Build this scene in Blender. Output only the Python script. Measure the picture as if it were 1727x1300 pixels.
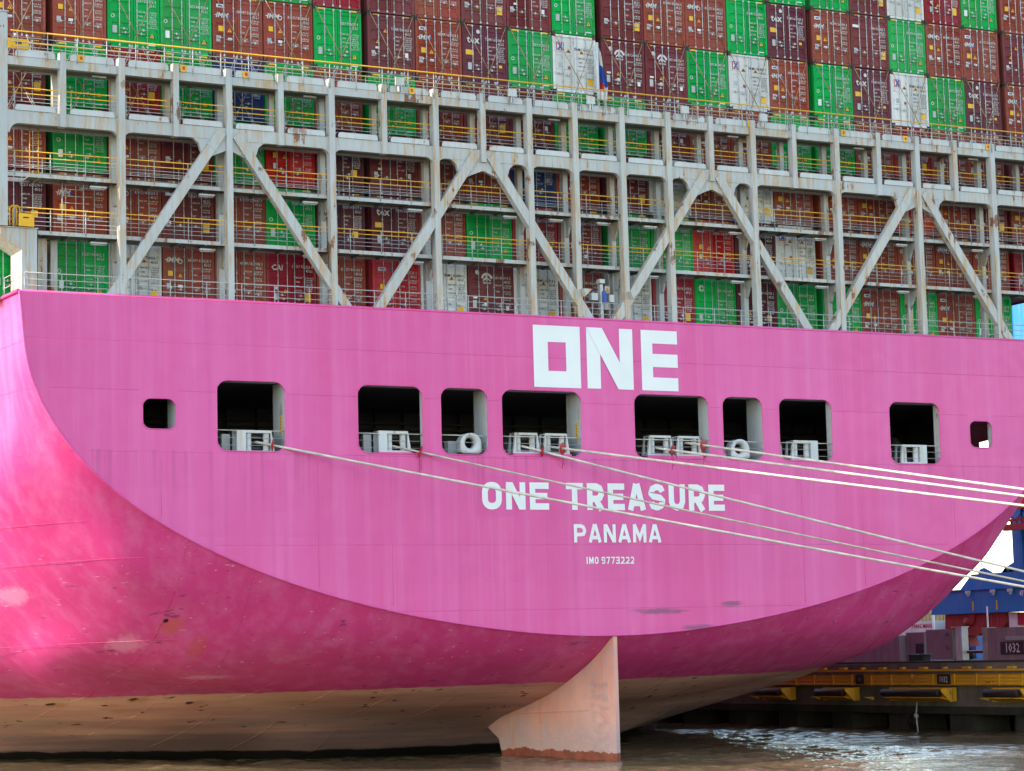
import bpy, bmesh, math, random
import numpy as np
from mathutils import Vector, Matrix

random.seed(7)
rng = np.random.default_rng(3)
for o in list(bpy.data.objects): bpy.data.objects.remove(o)
S = bpy.context.scene
COL = S.collection
R = math.radians

# ------------------------------------------------------------------ camera
cam_d = bpy.data.cameras.new('camera'); cam = bpy.data.objects.new('camera', cam_d); COL.objects.link(cam)
CR = Vector((0.884130, -0.466554, -0.025327)); CU = Vector((-0.030072, -0.110913, 0.993375)); CF = Vector((0.466272, 0.877511, 0.112091))
m = Matrix.Identity(4)
for i in range(3):
    m[i][0] = CR[i]; m[i][1] = CU[i]; m[i][2] = -CF[i]
m[0][3], m[1][3], m[2][3] = (-56.4897, -96.5933, 5.2407)
cam.matrix_world = m
cam_d.sensor_width = 36; cam_d.lens = 36*3975.7/1727
cam_d.clip_start = 1; cam_d.clip_end = 8000
S.camera = cam
S.render.resolution_x = 1024; S.render.resolution_y = 771

# ------------------------------------------------------------------ light
SUN_EL = R(27); SDIR = Vector((-0.97, 0.21))          # the sun stands off the port side, a little ahead of the transom
SDIR.normalize()
w = bpy.data.worlds.new('World'); S.world = w; w.use_nodes = True
nt = w.node_tree; bg = nt.nodes['Background']
sky = nt.nodes.new('ShaderNodeTexSky'); sky.sky_type = 'NISHITA'; sky.sun_disc = False
sky.sun_elevation = SUN_EL; sky.sun_rotation = math.atan2(SDIR.x, SDIR.y)
sky.air_density = 1.0; sky.dust_density = .4; sky.ozone_density = 1.0
tint = nt.nodes.new('ShaderNodeMix'); tint.data_type = 'RGBA'; tint.blend_type = 'MULTIPLY'; tint.inputs[0].default_value = 1      # warm tint takes some blue out of the sky, as a white balance
tint.inputs[7].default_value = (1.13, 1.0, .84, 1); nt.links.new(sky.outputs[0], tint.inputs[6])
nt.links.new(tint.outputs[2], bg.inputs[0]); bg.inputs[1].default_value = 0.15
sl = bpy.data.lights.new('sun', 'SUN'); sl.energy = 2.0; sl.angle = R(0.53); sl.color = (1, .91, .76)
so = bpy.data.objects.new('sun', sl); COL.objects.link(so)
sv = Vector((SDIR.x*math.cos(SUN_EL), SDIR.y*math.cos(SUN_EL), math.sin(SUN_EL)))
so.rotation_euler = sv.to_track_quat('Z', 'Y').to_euler(); so.location = (-200, 60, 200)
S.view_settings.view_transform = 'Standard'; S.view_settings.look = 'None'
S.view_settings.exposure = 1.95; S.view_settings.gamma = 1
S.view_settings.use_curve_mapping = False
S.render.engine = 'CYCLES'
S.cycles.max_bounces = 6; S.cycles.diffuse_bounces = 2

# ------------------------------------------------------------------ mesh helper
class MB:
    def __init__(s): s.v = []; s.f = []; s.mi = []; s.sm = []
    def face(s, idx, mi=0, smooth=False): s.f.append(idx); s.mi.append(mi); s.sm.append(smooth)
    def box(s, x0, x1, y0, y1, z0, z1, mi=0):
        b = len(s.v)
        s.v += [(x0,y0,z0),(x1,y0,z0),(x1,y1,z0),(x0,y1,z0),(x0,y0,z1),(x1,y0,z1),(x1,y1,z1),(x0,y1,z1)]
        for q in ((0,3,2,1),(4,5,6,7),(0,1,5,4),(1,2,6,5),(2,3,7,6),(3,0,4,7)): s.face([b+i for i in q], mi)
    def quad(s, a, b, c, d, mi=0):
        n = len(s.v); s.v += [a,b,c,d]; s.face([n,n+1,n+2,n+3], mi)
    def prism(s, poly, y0, y1, mi=0, ax='y'):
        n = len(s.v); k = len(poly)
        def P(a, b, t): return (a,t,b) if ax == 'y' else (t,a,b) if ax == 'x' else (a,b,t)
        s.v += [P(a,b,y0) for a,b in poly] + [P(a,b,y1) for a,b in poly]
        s.face([n+i for i in range(k)], mi); s.face([n+k+i for i in range(k)][::-1], mi)
        for i in range(k):
            j = (i+1) % k; s.face([n+j, n+i, n+k+i, n+k+j], mi)
    def tube(s, pts, r, n=6, mi=0, closed=False, cap=True):
        pts = [Vector(p) for p in pts]; L = len(pts); b = len(s.v); rr = r if isinstance(r, (list, tuple)) else [r]*L
        for i, p in enumerate(pts):
            if closed: t = pts[(i+1) % L]-pts[i-1]
            else: t = pts[min(i+1, L-1)]-pts[max(i-1, 0)]
            t.normalize()
            up = Vector((0,0,1)) if abs(t.z) < .9 else Vector((0,1,0))
            a = t.cross(up).normalized(); c = a.cross(t)
            for k in range(n):
                th = 2*math.pi*k/n; s.v.append(tuple(p+a*math.cos(th)*rr[i]+c*math.sin(th)*rr[i]))
        for i in range(L if closed else L-1):
            i2 = (i+1) % L
            for k in range(n):
                k2 = (k+1) % n
                s.face([b+i*n+k, b+i*n+k2, b+i2*n+k2, b+i2*n+k], mi, True)
        if cap and not closed:
            s.face([b+k for k in range(n)][::-1], mi); s.face([b+(L-1)*n+k for k in range(n)], mi)
    def lathe(s, prof, origin, axis, n=20, mi=0):
        ax = Vector(axis).normalized(); o = Vector(origin)
        up = Vector((0,0,1)) if abs(ax.z) < .9 else Vector((0,1,0))
        a = ax.cross(up).normalized(); c = a.cross(ax); b = len(s.v)
        for (r, h) in prof:
            for k in range(n):
                th = 2*math.pi*k/n; s.v.append(tuple(o+ax*h+a*math.cos(th)*r+c*math.sin(th)*r))
        for i in range(len(prof)-1):
            for k in range(n):
                k2 = (k+1) % n
                s.face([b+i*n+k, b+i*n+k2, b+(i+1)*n+k2, b+(i+1)*n+k], mi, True)
    def mesh(s, name, mats):
        me = bpy.data.meshes.new(name); me.from_pydata(s.v, [], s.f); me.update()
        for mm in (mats if isinstance(mats, (list, tuple)) else [mats]): me.materials.append(mm)
        me.polygons.foreach_set('material_index', s.mi); me.polygons.foreach_set('use_smooth', s.sm)
        return me
    def build(s, name, mats, parent=None, fix=False):
        me = s.mesh(name, mats)
        if fix:
            bm = bmesh.new(); bm.from_mesh(me); bmesh.ops.recalc_face_normals(bm, faces=bm.faces); bm.to_mesh(me); bm.free()
        return link(name, me, parent)
def link(name, me, parent=None):
    o = bpy.data.objects.new(name, me); COL.objects.link(o)
    if parent is not None: o.parent = parent
    return o
def tag(o, label, cat, group=None, kind=None):
    if label: o['label'] = label
    if cat: o['category'] = cat
    if group: o['group'] = group
    if kind: o['kind'] = kind
    return o
def thing(name, label, cat, loc=(0,0,0), group=None):
    o = bpy.data.objects.new(name, None); COL.objects.link(o); o.location = loc; o.empty_display_size = .3
    return tag(o, label, cat, group)

# ------------------------------------------------------------------ materials
class NT:
    def __init__(s, name):
        s.m = bpy.data.materials.new(name); s.m.use_nodes = True; s.t = s.m.node_tree
        s.b = s.t.nodes['Principled BSDF']; s._pos = None
    def n(s, typ, **kw):
        nd = s.t.nodes.new(typ)
        for k, v in kw.items():
            if k.startswith('i'):
                idx = int(k[1:]); s.inp(nd, idx, v)
            else: setattr(nd, k, v)
        return nd
    def inp(s, nd, idx, v):
        if isinstance(v, bpy.types.NodeSocket): s.t.links.new(v, nd.inputs[idx])
        elif isinstance(v, tuple) and len(v) == 3 and nd.inputs[idx].type == 'RGBA': nd.inputs[idx].default_value = (*v, 1)
        else: nd.inputs[idx].default_value = v
    def math(s, op, a, b=None, c=None, clamp=False):
        nd = s.n('ShaderNodeMath', operation=op, use_clamp=clamp); s.inp(nd, 0, a)
        if b is not None: s.inp(nd, 1, b)
        if c is not None: s.inp(nd, 2, c)
        return nd.outputs[0]
    @property
    def pos(s):
        if s._pos is None: s._pos = s.n('ShaderNodeNewGeometry').outputs['Position']
        return s._pos
    def xyz(s):
        sp = s.n('ShaderNodeSeparateXYZ', i0=s.pos); return sp.outputs
    def noise(s, scale=1.0, detail=4, rough=.55, vec=None, stretch=None, offset=(0,0,0)):
        v = vec if vec is not None else s.pos
        if stretch or any(offset):
            mp = s.n('ShaderNodeMapping', i0=v); mp.inputs['Location'].default_value = offset
            mp.inputs['Scale'].default_value = stretch or (1,1,1); v = mp.outputs[0]
        nd = s.n('ShaderNodeTexNoise'); s.t.links.new(v, nd.inputs['Vector'])
        nd.inputs['Scale'].default_value = scale; nd.inputs['Detail'].default_value = detail; nd.inputs['Roughness'].default_value = rough
        return nd.outputs[0]
    def ramp(s, f, a, b, lo=0.0, hi=1.0):
        nd = s.n('ShaderNodeMapRange', clamp=True); s.inp(nd, 0, f)
        nd.inputs[1].default_value = a; nd.inputs[2].default_value = b; nd.inputs[3].default_value = lo; nd.inputs[4].default_value = hi
        return nd.outputs[0]
    def mix(s, f, a, b, mode='MIX'):
        nd = s.n('ShaderNodeMix', data_type='RGBA', blend_type=mode)
        s.inp(nd, 0, f); s.inp(nd, 6, a); s.inp(nd, 7, b); return nd.outputs[2]
    def set(s, col=None, rough=None, metal=None, spec=None, bump=None, bstr=.2, bdist=.05):
        def st(nm, v):
            if isinstance(v, bpy.types.NodeSocket): s.t.links.new(v, s.b.inputs[nm])
            elif isinstance(v, tuple): s.b.inputs[nm].default_value = (*v, 1)
            else: s.b.inputs[nm].default_value = v
        if col is not None: st('Base Color', col)
        if rough is not None: st('Roughness', rough)
        if metal is not None: st('Metallic', metal)
        if spec is not None: st('Specular IOR Level', spec)
        if bump is not None:
            bn = s.n('ShaderNodeBump'); bn.inputs['Strength'].default_value = bstr; bn.inputs['Distance'].default_value = bdist
            s.t.links.new(bump, bn.inputs['Height']); s.t.links.new(bn.outputs[0], s.b.inputs['Normal'])
        return s.m
    def blob(s, centre, radii, soft=.5, nz=None):
        d = s.n('ShaderNodeVectorMath', operation='SUBTRACT', i0=s.pos); d.inputs[1].default_value = centre
        e = s.n('ShaderNodeVectorMath', operation='DIVIDE', i0=d.outputs[0]); e.inputs[1].default_value = radii
        l = s.n('ShaderNodeVectorMath', operation='LENGTH', i0=e.outputs[0]).outputs['Value']
        if nz is not None: l = s.math('ADD', l, nz)
        return s.ramp(l, 1.0, 1.0-soft)

def plain(name, col, rough=.5, metal=0.0, dirt=.12, scale=.8, spec=.4):
    t = NT(name); f = t.ramp(t.noise(scale, 5), .3, .7)
    d = tuple(c*(1-2.2*dirt) for c in col)
    return t.set(t.mix(f, d, col), rough, metal, spec)

def hull_paint():
    t = NT('hull_paint'); X, Y, Z = t.xyz()
    big = t.noise(.12, 4); streak = t.noise(1.0, 5, .6, stretch=(1.3, 1.3, .06)); fine = t.noise(2.2, 6, .65)
    pink = t.mix(t.ramp(big, .32, .68), (.60, .042, .22), (.66, .055, .265))
    pink = t.mix(t.ramp(streak, .45, .75, 0, .38), pink, (.76, .20, .47))
    chalk = t.math('MULTIPLY', t.ramp(t.noise(.45, 6, .72, stretch=(1, .5, .8), offset=(7, 2, 1)),     .52, .72), .24)
    pink = t.mix(chalk, pink, (.72, .24, .46))
    pink = t.mix(t.math('MULTIPLY', t.ramp(t.noise(1.0, 6, .7, stretch=(3.0, 1.2, .10), offset=(2, 2, 2)), .56, .72), .35), pink, (.46, .10, .16))
    pink = t.mix(t.ramp(fine, .58, .8, 0, .22), pink, (.50, .05, .20))
    # scuffed pale patches and rust marks where the side has been rubbed
    nz = t.math('MULTIPLY', t.math('SUBTRACT', t.noise(2.2, 6, .7), .5), 1.6)
    pale = t.math('MAXIMUM', t.blob((-22.0, 6.0, 6.0), (.85, 2.2, .5), .45, nz), t.blob((-26.3, 9.5, 8.3), (.9, 2.2, .55), .5, nz))
    pale = t.math('MAXIMUM', pale, t.blob((-18.1, 6.6, 4.42), (1.3, 2.5, .12), .5, nz))
    pink = t.mix(t.math('MULTIPLY', pale, .5), pink, (.85, .35, .56))
    rust = t.blob((-20.75, 3.6, 6.75), (.6, 2.0, .55), .7, nz)
    for b in ((-17.4, 7.5, 3.98, .9, 1.4, .16), (-22.4, 24.8, 4.2, .7, 3, .35), (-19.4, 3.2, 5.6, .5, 2.0, .9), (-25.2, 12, 5.6, .25, 2, .14)):
        rust = t.math('MAXIMUM', rust, t.blob(b[:3], b[3:], .7, nz))
    pink = t.mix(t.math('MULTIPLY', rust, .6), pink, (.55, .10, .03))
    hole = t.blob((-21.05, 3.5, 7.0), (.13, .5, .13), .3)
    pink = t.mix(hole, pink, (.01, .008, .01))
    scr = t.math('MULTIPLY', t.ramp(t.noise(1.2, 4, .6, stretch=(1, .35, 3.2), offset=(3, 1, 7)), .66, .69), t.ramp(Z, 10.5, 8.0))
    pink = t.mix(t.math('MULTIPLY', scr, .7), pink, (.16, .04, .12))
    scr2 = t.math('MULTIPLY', t.ramp(t.noise(2.6, 3, .6, stretch=(.9, .22, 3.0), offset=(13, 4, 2)), .68, .70), t.ramp(Z, 12, 9))
    pink = t.mix(t.math('MULTIPLY', scr2, .55), pink, (.85, .42, .60))
    grime = t.math('MULTIPLY', t.ramp(t.noise(.5, 4, .6, stretch=(.6, .3, 2.0)), .52, .75), t.ramp(Z, 8.5, 4.0))
    pink = t.mix(t.math('MULTIPLY', grime, .35), pink, (.42, .05, .22))
    # antifouling below the paint line
    lines = t.noise(1.0, 6, .65, stretch=(.10, .10, 2.2))
    tan = t.mix(t.ramp(lines, .36, .60), (.80, .45, .355), (.60, .29, .24))
    tan = t.mix(t.ramp(t.noise(.35, 4, .6, stretch=(.3, .3, 1)), .45, .7, 0, .5), tan, (.68, .44, .30))
    low = t.math('MULTIPLY', t.ramp(Z, 3.1, 1.5), t.ramp(t.noise(1.0, 5, .6, stretch=(.07, .07, 1.5), offset=(5, 5, 5)), .32, .55))
    tan = t.mix(t.math('MULTIPLY', low, .7), tan, (.20, .165, .19))
    for i_, b in enumerate(((-19.1, 14, 3.42, .28, 1.2, .10), (-16.5, 12.5, 3.15, .22, 1.0, .09), (-15.2, 11.2, 3.1, .2, 1.0, .08), (-20.0, 15, 3.1, .16, .8, .07), (-19.4, 15.6, 2.8, .2, 1.0, .07), (-10.1, 6.0, 3.32, .2, .8, .07), (-9.4, 6.6, 3.2, .25, .7, .06), (-11.5, 8.6, 2.7, .16, .8, .06), (-12.4, 10.2, 2.3, .3, 1.2, .06), (-21.6, 19, 3.2, .2, 1.2, .08))):
        halo = t.blob((b[0]+.25, b[1]-.3, b[2]-.05), (b[3]*2.6, b[4]*1.6, b[5]*2.4), .9, nz); tan = t.mix(t.math('MULTIPLY', halo, .75), tan, (.50, .20, .05))
        tan = t.mix(t.blob(b[:3], b[3:], .3, nz), tan, (.06, .025, .012))
    chips = t.math('MULTIPLY', t.ramp(t.noise(1.6, 4, .6, stretch=(.8, .35, 2.4)), .65, .68), t.ramp(Z, 1.2, 2.2))
    tan = t.mix(chips, tan, (.13, .045, .015))
    reds = t.math('MULTIPLY', t.ramp(t.noise(3.4, 3, .6, stretch=(.4, .3, 2.6), offset=(2, 9, 4)), .68, .72), .7)
    tan = t.mix(reds, tan, (.32, .07, .05))
    wet_shade = t.math('ADD', Z, t.math('MULTIPLY', t.noise(.5, 5, .6), .35))  # black waterline band: wetted hull plus shade put into the colour
    tan = t.mix(t.ramp(wet_shade, .72, .62), tan, (.008, .008, .009))
    zp = t.math('MULTIPLY_ADD', X, .008, 3.72)
    edge = t.math('ADD', t.math('SUBTRACT', Z, zp), t.math('MULTIPLY', t.math('SUBTRACT', t.noise(1.3, 6, .7), .5), .22))
    f = t.ramp(edge, -.02, .02)
    col = t.mix(f, tan, pink)
    rough = t.math('ADD', t.ramp(f, 0, 1, .58, .44), t.math('MULTIPLY', fine, .14))
    bp = t.noise(.35, 3, .5)
    return t.set(col, rough, spec=.32, bump=bp, bstr=.3, bdist=.12)
def transom_paint():
    t = NT('transom_paint'); X, Y, Z = t.xyz()
    big = t.noise(.16, 4); streak = t.noise(1.0, 5, .6, stretch=(1.6, 1, .05)); s2 = t.noise(1.0, 4, .6, stretch=(.35, 1, .03), offset=(9, 0, 0))
    p = t.mix(t.ramp(big, .3, .7), (.64, .064, .285), (.71, .084, .335))
    p = t.mix(t.ramp(s2, .40, .62, 0, .42), p, (.73, .135, .44))
    bk = t.n('ShaderNodeTexBrick'); cb = t.n('ShaderNodeCombineXYZ', i0=X, i1=Z); t.t.links.new(cb.outputs[0], bk.inputs['Vector'])
    bk.inputs['Scale'].default_value = 1; bk.inputs['Brick Width'].default_value = 5.2; bk.inputs['Row Height'].default_value = 2.1; bk.inputs['Mortar Size'].default_value = .0; bk.inputs['Bias'].default_value = -.1
    bk.inputs['Color1'].default_value = (0, 0, 0, 1); bk.inputs['Color2'].default_value = (1, 1, 1, 1)
    p = t.mix(t.math('MULTIPLY', bk.outputs[0], .30), p, (.60, .062, .30))
    p = t.mix(t.ramp(streak, .48, .74, 0, .32), p, (.78, .20, .49))
    p = t.mix(t.ramp(t.noise(1.0, 5, .6, stretch=(2.6, 1, .07), offset=(4, 0, 3)),   .54, .74, 0, .4), p, (.53, .06, .27))
    # touched-up rectangles of fresher paint
    def rect(x0, x1, z0, z1):
        a = t.math('MULTIPLY', t.math('GREATER_THAN', X, x0), t.math('LESS_THAN', X, x1))
        return t.math('MULTIPLY', a, t.math('MULTIPLY', t.math('GREATER_THAN', Z, z0), t.math('LESS_THAN', Z, z1)))
    rc = rect(-7.2, -5.0, 11.45, 13.35)
    for q in ((-1.0, -.55, 15.5, 15.85), (1.7, 5.3, 13.1, 14.15), (3.2, 4.0, 12.5, 13.2), (5.9, 7.3, 11.9, 14.1), (7.7, 8.6, 12.6, 13.9), (-17.7, -16.6, 11.6, 13.9)):
        rc = t.math('MAXIMUM', rc, rect(*q))
    rc = t.math('MULTIPLY', rc, t.ramp(t.noise(.9, 5, .7), .3, .6, .25, .6))
    p = t.mix(rc, p, (.66, .062, .32))
    nz = t.math('MULTIPLY', t.math('SUBTRACT', t.noise(3.0, 7, .85, stretch=(.35, 1, 2.6)), .5), 3.0)
    sc = t.blob((2.4, 0, 6.97), (1.75, 9, .17), .5, nz)
    for b in ((6.6, 0, 7.28, .8, 9, .16), (4.6, 0, 6.2, 1.0, 9, .14)):
        sc = t.math('MAXIMUM', sc, t.blob(b[:3], b[3:], .5, nz))
    p = t.mix(t.math('MULTIPLY', sc, .75), p, (.17, .06, .15))
    dr = t.ramp(t.noise(1.0, 3, .5, stretch=(5.5, 1, .05), offset=(1, 0, 8)), .70, .76, 0, .5)
    p = t.mix(t.math('MULTIPLY', dr, t.ramp(Z, 19.2, 20.8, .18, 1)), p, (.50, .13, .07))
    under = t.math('MULTIPLY', t.ramp(Z, 14.3, 14.2), t.ramp(Z, 11.2, 14.2)); ud = t.ramp(t.noise(1.0, 4, .6, stretch=(3.2, 1, .05), offset=(6, 0, 1)), .52, .66)
    p = t.mix(t.math('MULTIPLY', t.math('MULTIPLY', under, ud), .5), p, (.42, .05, .20))
    bump = t.math('ADD', t.noise(.5, 3, .5), t.math('MULTIPLY', t.noise(3.5, 3), .15))
    return t.set(p, t.ramp(t.noise(1.5, 5), .3, .7, .34, .5), spec=.45, bump=bump, bstr=.25, bdist=.06)
def rusty_steel(name, col, amt=.5, scale=1.0):
    t = NT(name)
    a = t.noise(.8*scale, 5, .62); b = t.noise(1.0, 5, .65, stretch=(5, 5, .45)); r = t.noise(.22, 2)
    base = t.mix(t.ramp(t.noise(.5, 4), .35, .7), tuple(c*.86 for c in col), col)
    stain = t.math('MULTIPLY', t.ramp(b, .46, .66), t.ramp(r, .32, .52))
    base = t.mix(t.math('MULTIPLY', stain, .75*amt), base, (.46, .29, .13))
    spots = t.math('MULTIPLY', t.ramp(t.math('ADD', a, t.math('MULTIPLY', t.math('SUBTRACT', b, .5), .5)), .63, .67), t.ramp(r, .34, .46))
    base = t.mix(t.math('MULTIPLY', spots, .9*min(1, amt*1.4)), base, t.mix(t.noise(6, 3), (.10, .032, .012), (.27, .10, .04)))
    return t.set(base, .5, spec=.35)
def container_paint(name, col, fade):
    t = NT(name)
    oi = t.n('ShaderNodeObjectInfo')
    tc = t.n('ShaderNodeTexCoord').outputs['Object']
    off = t.n('ShaderNodeVectorMath', operation='ADD', i0=tc)
    cm = t.n('ShaderNodeCombineXYZ', i0=t.math('MULTIPLY', oi.outputs['Random'], 91.0), i1=t.math('MULTIPLY', oi.outputs['Random'], 57.0)); t.t.links.new(cm.outputs[0], off.inputs[1])
    v = off.outputs[0]
    hs = t.n('ShaderNodeHueSaturation'); hs.inputs['Color'].default_value = (*col, 1)
    t.t.links.new(t.math('MULTIPLY_ADD', oi.outputs['Random'], .012, .494), hs.inputs['Hue'])
    t.t.links.new(t.math('MULTIPLY_ADD', t.math('FRACT', t.math('MULTIPLY', oi.outputs['Random'], 13.7)), .42, .78), hs.inputs['Value'])
    t.t.links.new(t.math('MULTIPLY_ADD', t.math('FRACT', t.math('MULTIPLY', oi.outputs['Random'], 7.3)), .22, .86), hs.inputs['Saturation'])
    base = hs.outputs[0]
    base = t.mix(t.math('MULTIPLY', t.math('FRACT', t.math('MULTIPLY', oi.outputs['Random'], 31.1)), .35), base, fade)
    base = t.mix(t.ramp(t.noise(1.2, 6, .65, vec=v), .45, .7, 0, .45), base, fade)
    base = t.mix(t.ramp(t.noise(1.0, 5, .65, vec=v, stretch=(6, 6, .5)), .52, .74, 0, .55), base, tuple(c*.55 for c in col))
    base = t.mix(t.ramp(t.noise(4.5, 4, .6, vec=v), .66, .70, 0, .85), base, (.14, .055, .025))
    return t.set(base, .6, spec=.14)

M = {}
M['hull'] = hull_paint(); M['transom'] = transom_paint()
def rudder_paint():
    t = NT('rudder_paint'); X, Y, Z = t.xyz()
    v = t.mix(t.ramp(t.noise(.5, 5, .6, stretch=(1, 1, .6)), .35, .68), (.62, .315, .265), (.68, .40, .35))
    fade = t.math('MULTIPLY', t.ramp(t.math('ADD', Z, t.math('MULTIPLY', t.noise(1.0, 4, .6, stretch=(1, .9, .25)), 3.0)), 3.7, 2.4), .9)
    v = t.mix(fade, v, (.42, .315, .33))
    dm = t.math('MULTIPLY', t.math('MULTIPLY', t.ramp(Y, 2.2, 1.9), t.ramp(Y, .45, .7)), t.ramp(t.noise(1.0, 5, .7, stretch=(1, 1.2, 3.2)), .42, .6))
    v = t.mix(t.math('MULTIPLY', t.math('MULTIPLY', dm, t.ramp(Z, 4.0, 3.6)), .6), v, (.33, .25, .26))
    mot = t.ramp(t.noise(.9, 6, .7, stretch=(1, .8, 1.5), offset=(3, 3, 3)), .5, .66); v = t.mix(t.math('MULTIPLY', mot, .5), v, (.46, .36, .385))
    wr = t.ramp(t.noise(1.0, 5, .65, stretch=(1, 2.2, .25), offset=(1, 8, 3)), .55, .7); v = t.mix(t.math('MULTIPLY', wr, .5), v, (.58, .22, .12))
    sc_ = t.math('MULTIPLY', t.ramp(t.noise(5, 5, .8, stretch=(1, .6, 1.6)), .58, .66), t.ramp(Z, 2.3, 1.4)); v = t.mix(t.math('MULTIPLY', sc_, .5), v, (.62, .58, .60))
    band = t.math('ADD', t.math('MULTIPLY', t.noise(.8, 4, .7, stretch=(1, 1, .2)), -.75), Z)
    v = t.mix(t.ramp(band, .06, .02), v, t.mix(t.ramp(t.noise(2, 4), .4, .6), (.17, .05, .035), (.26, .075, .048)))
    return t.set(v, .55, spec=.3, bump=t.noise(1.5, 3), bstr=.15)
M['rudder'] = rudder_paint()
M['steel'] = rusty_steel('grey_painted_steel', (.48, .515, .53), 1.4)
M['steel_rust'] = rusty_steel('grey_steel_with_rust', (.50, .52, .51), 1.6, 1.3)
M['steel_clean'] = rusty_steel('light_grey_steel', (.56, .60, .625), .5)
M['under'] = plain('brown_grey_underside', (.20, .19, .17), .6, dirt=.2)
M['galv'] = plain('galvanised_rail', (.46, .47, .48), .45, .2, .12, 2)
M['yellow'] = rusty_steel('yellow_rail_paint', (.75, .42, .03), .35)
M['yellow_box'] = plain('yellow_box_paint', (.85, .45, .01), .45)
M['white'] = plain('white_lettering_paint', (.80, .83, .86), .5, dirt=.03)
M['black'] = plain('black_rubber', (.012, .012, .013), .6)
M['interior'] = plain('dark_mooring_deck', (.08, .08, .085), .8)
M['rope'] = plain('white_rope_fibre', (.74, .69, .62), .85, dirt=.18, scale=2)
M['red_disc'] = plain('red_plastic', (.42, .02, .03), .45)
M['bar'] = plain('galvanised_lock_bar', (.50, .52, .54), .4, .25, .08, 3)
M['lash'] = plain('rusty_lashing_rod', (.42, .28, .16), .55, .1, .2, 3)
M['seal'] = plain('black_door_seal', (.015, .014, .014), .7)
M['label_y'] = plain('yellow_label', (.85, .47, .02), .5, dirt=.05)
M['label_o'] = plain('orange_warning_label', (.90, .42, .01), .5, dirt=.05)
M['label_w'] = plain('white_label', (.78, .78, .78), .5, dirt=.05)
M['label_g'] = plain('grey_plate', (.42, .43, .44), .4, .2, .1)
M['label_r'] = plain('red_label', (.50, .03, .05), .5, dirt=.05)
M['label_b'] = plain('blue_label', (.03, .09, .42), .5, dirt=.05)
M['ink'] = plain('dark_ink', (.03, .03, .04), .6, dirt=.05)
M['mark'] = plain('white_marking', (.66, .66, .65), .55, dirt=.06, scale=6)
M['cast'] = plain('rusty_corner_casting', (.10, .06, .045), .6, dirt=.2, scale=4)
CP = {
 'G': container_paint('green_container_paint', (.003, .35, .058), (.007, .38, .09)),
 'B': container_paint('brick_container_paint', (.27, .052, .032), (.34, .10, .075)),
 'T': container_paint('plum_container_paint', (.125, .026, .040), (.18, .06, .075)),
 'M': container_paint('maroon_container_paint', (.165, .028, .033), (.22, .07, .07)),
 'I': container_paint('oxide_container_paint', (.15, .030, .034), (.20, .06, .065)),
 'K': container_paint('dark_maroon_container_paint', (.085, .018, .028), (.14, .05, .06)),
 'R': container_paint('red_container_paint', (.50, .014, .020), (.55, .06, .06)),
 'C': container_paint('crimson_container_paint', (.27, .016, .030), (.32, .05, .06)),
 'W': container_paint('white_container_paint', (.70, .71, .71), (.60, .57, .50)),
 'N': container_paint('navy_container_paint', (.014, .035, .15), (.04, .07, .2)),
}

# ------------------------------------------------------------------ lettering
def text_meshes(reqs):
    """reqs: key -> (string, size, bold, shear); all converted in one pass"""
    obs = {}
    for k, (s, size, bold, shear, align) in reqs.items():
        cu = bpy.data.curves.new('marking', 'FONT'); cu.body = s; cu.size = size; cu.resolution_u = 1
        cu.offset = bold; cu.shear = shear; cu.align_x = align; cu.align_y = 'CENTER'; cu.space_line = .95
        o = bpy.data.objects.new('marking', cu); COL.objects.link(o); obs[k] = o
    dg = bpy.context.evaluated_depsgraph_get(); dg.update()
    out = {}
    for k, o in obs.items():
        me = bpy.data.meshes.new_from_object(o.evaluated_get(dg))
        n = len(me.vertices); co = np.empty(n*3, 'f'); me.vertices.foreach_get('co', co); co = co.reshape(-1, 3)
        out[k] = (co.copy(), [list(p.vertices) for p in me.polygons]); bpy.data.meshes.remove(me)
    for o in obs.values():
        cu = o.data; bpy.data.objects.remove(o); bpy.data.curves.remove(cu)
    return out
def put_text(mb, tm, x, y, z, mi=0, sx=1, sz=1, axis='xz'):
    co, polys = tm; b = len(mb.v)
    for c in co:
        if axis == 'xz': mb.v.append((x+float(c[0])*sx, y, z+float(c[1])*sz))
        else: mb.v.append((x, y-float(c[0])*sx, z+float(c[1])*sz))   # written on a face that looks towards -X
    for p in polys: mb.face([b+i for i in p], mi)

def stroke_poly(mb, pts, wd, y, closed=False, mi=0):
    """flat painted stroke with mitred corners in the XZ plane"""
    mb.lay = getattr(mb, 'lay', 0)+1; y -= .0012*(mb.lay % 9)
    P = [Vector((a, b)) for a, b in pts]; n = len(P); L = []; Rr = []
    for i in range(n):
        if closed: d0 = (P[i]-P[i-1]).normalized(); d1 = (P[(i+1) % n]-P[i]).normalized()
        else:
            d1 = (P[min(i+1, n-1)]-P[min(i, n-2)]).normalized(); d0 = (P[max(i, 1)]-P[max(i-1, 0)]).normalized()
        n0 = Vector((-d0.y, d0.x)); n1 = Vector((-d1.y, d1.x)); mm = (n0+n1)
        if mm.length < 1e-4: mm = n0
        mm.normalize(); k = wd/2/max(.35, mm.dot(n0)); L.append(P[i]+mm*k); Rr.append(P[i]-mm*k)
    b = len(mb.v); mb.v += [(p.x, y, p.y) for p in L]+[(p.x, y, p.y) for p in Rr]
    for i in range(n if closed else n-1):
        j = (i+1) % n; mb.face([b+i, b+n+i, b+n+j, b+j], mi)
def rr(x0, z0, x1, z1, r, k=4):
    out = []
    for (cx, cz, a0) in ((x1-r, z1-r, 0), (x0+r, z1-r, 90), (x0+r, z0+r, 180), (x1-r, z0+r, 270)):
        for i in range(k+1):
            a = R(a0+90*i/k); out.append((cx+r*math.cos(a), cz+r*math.sin(a)))
    return out
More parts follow.
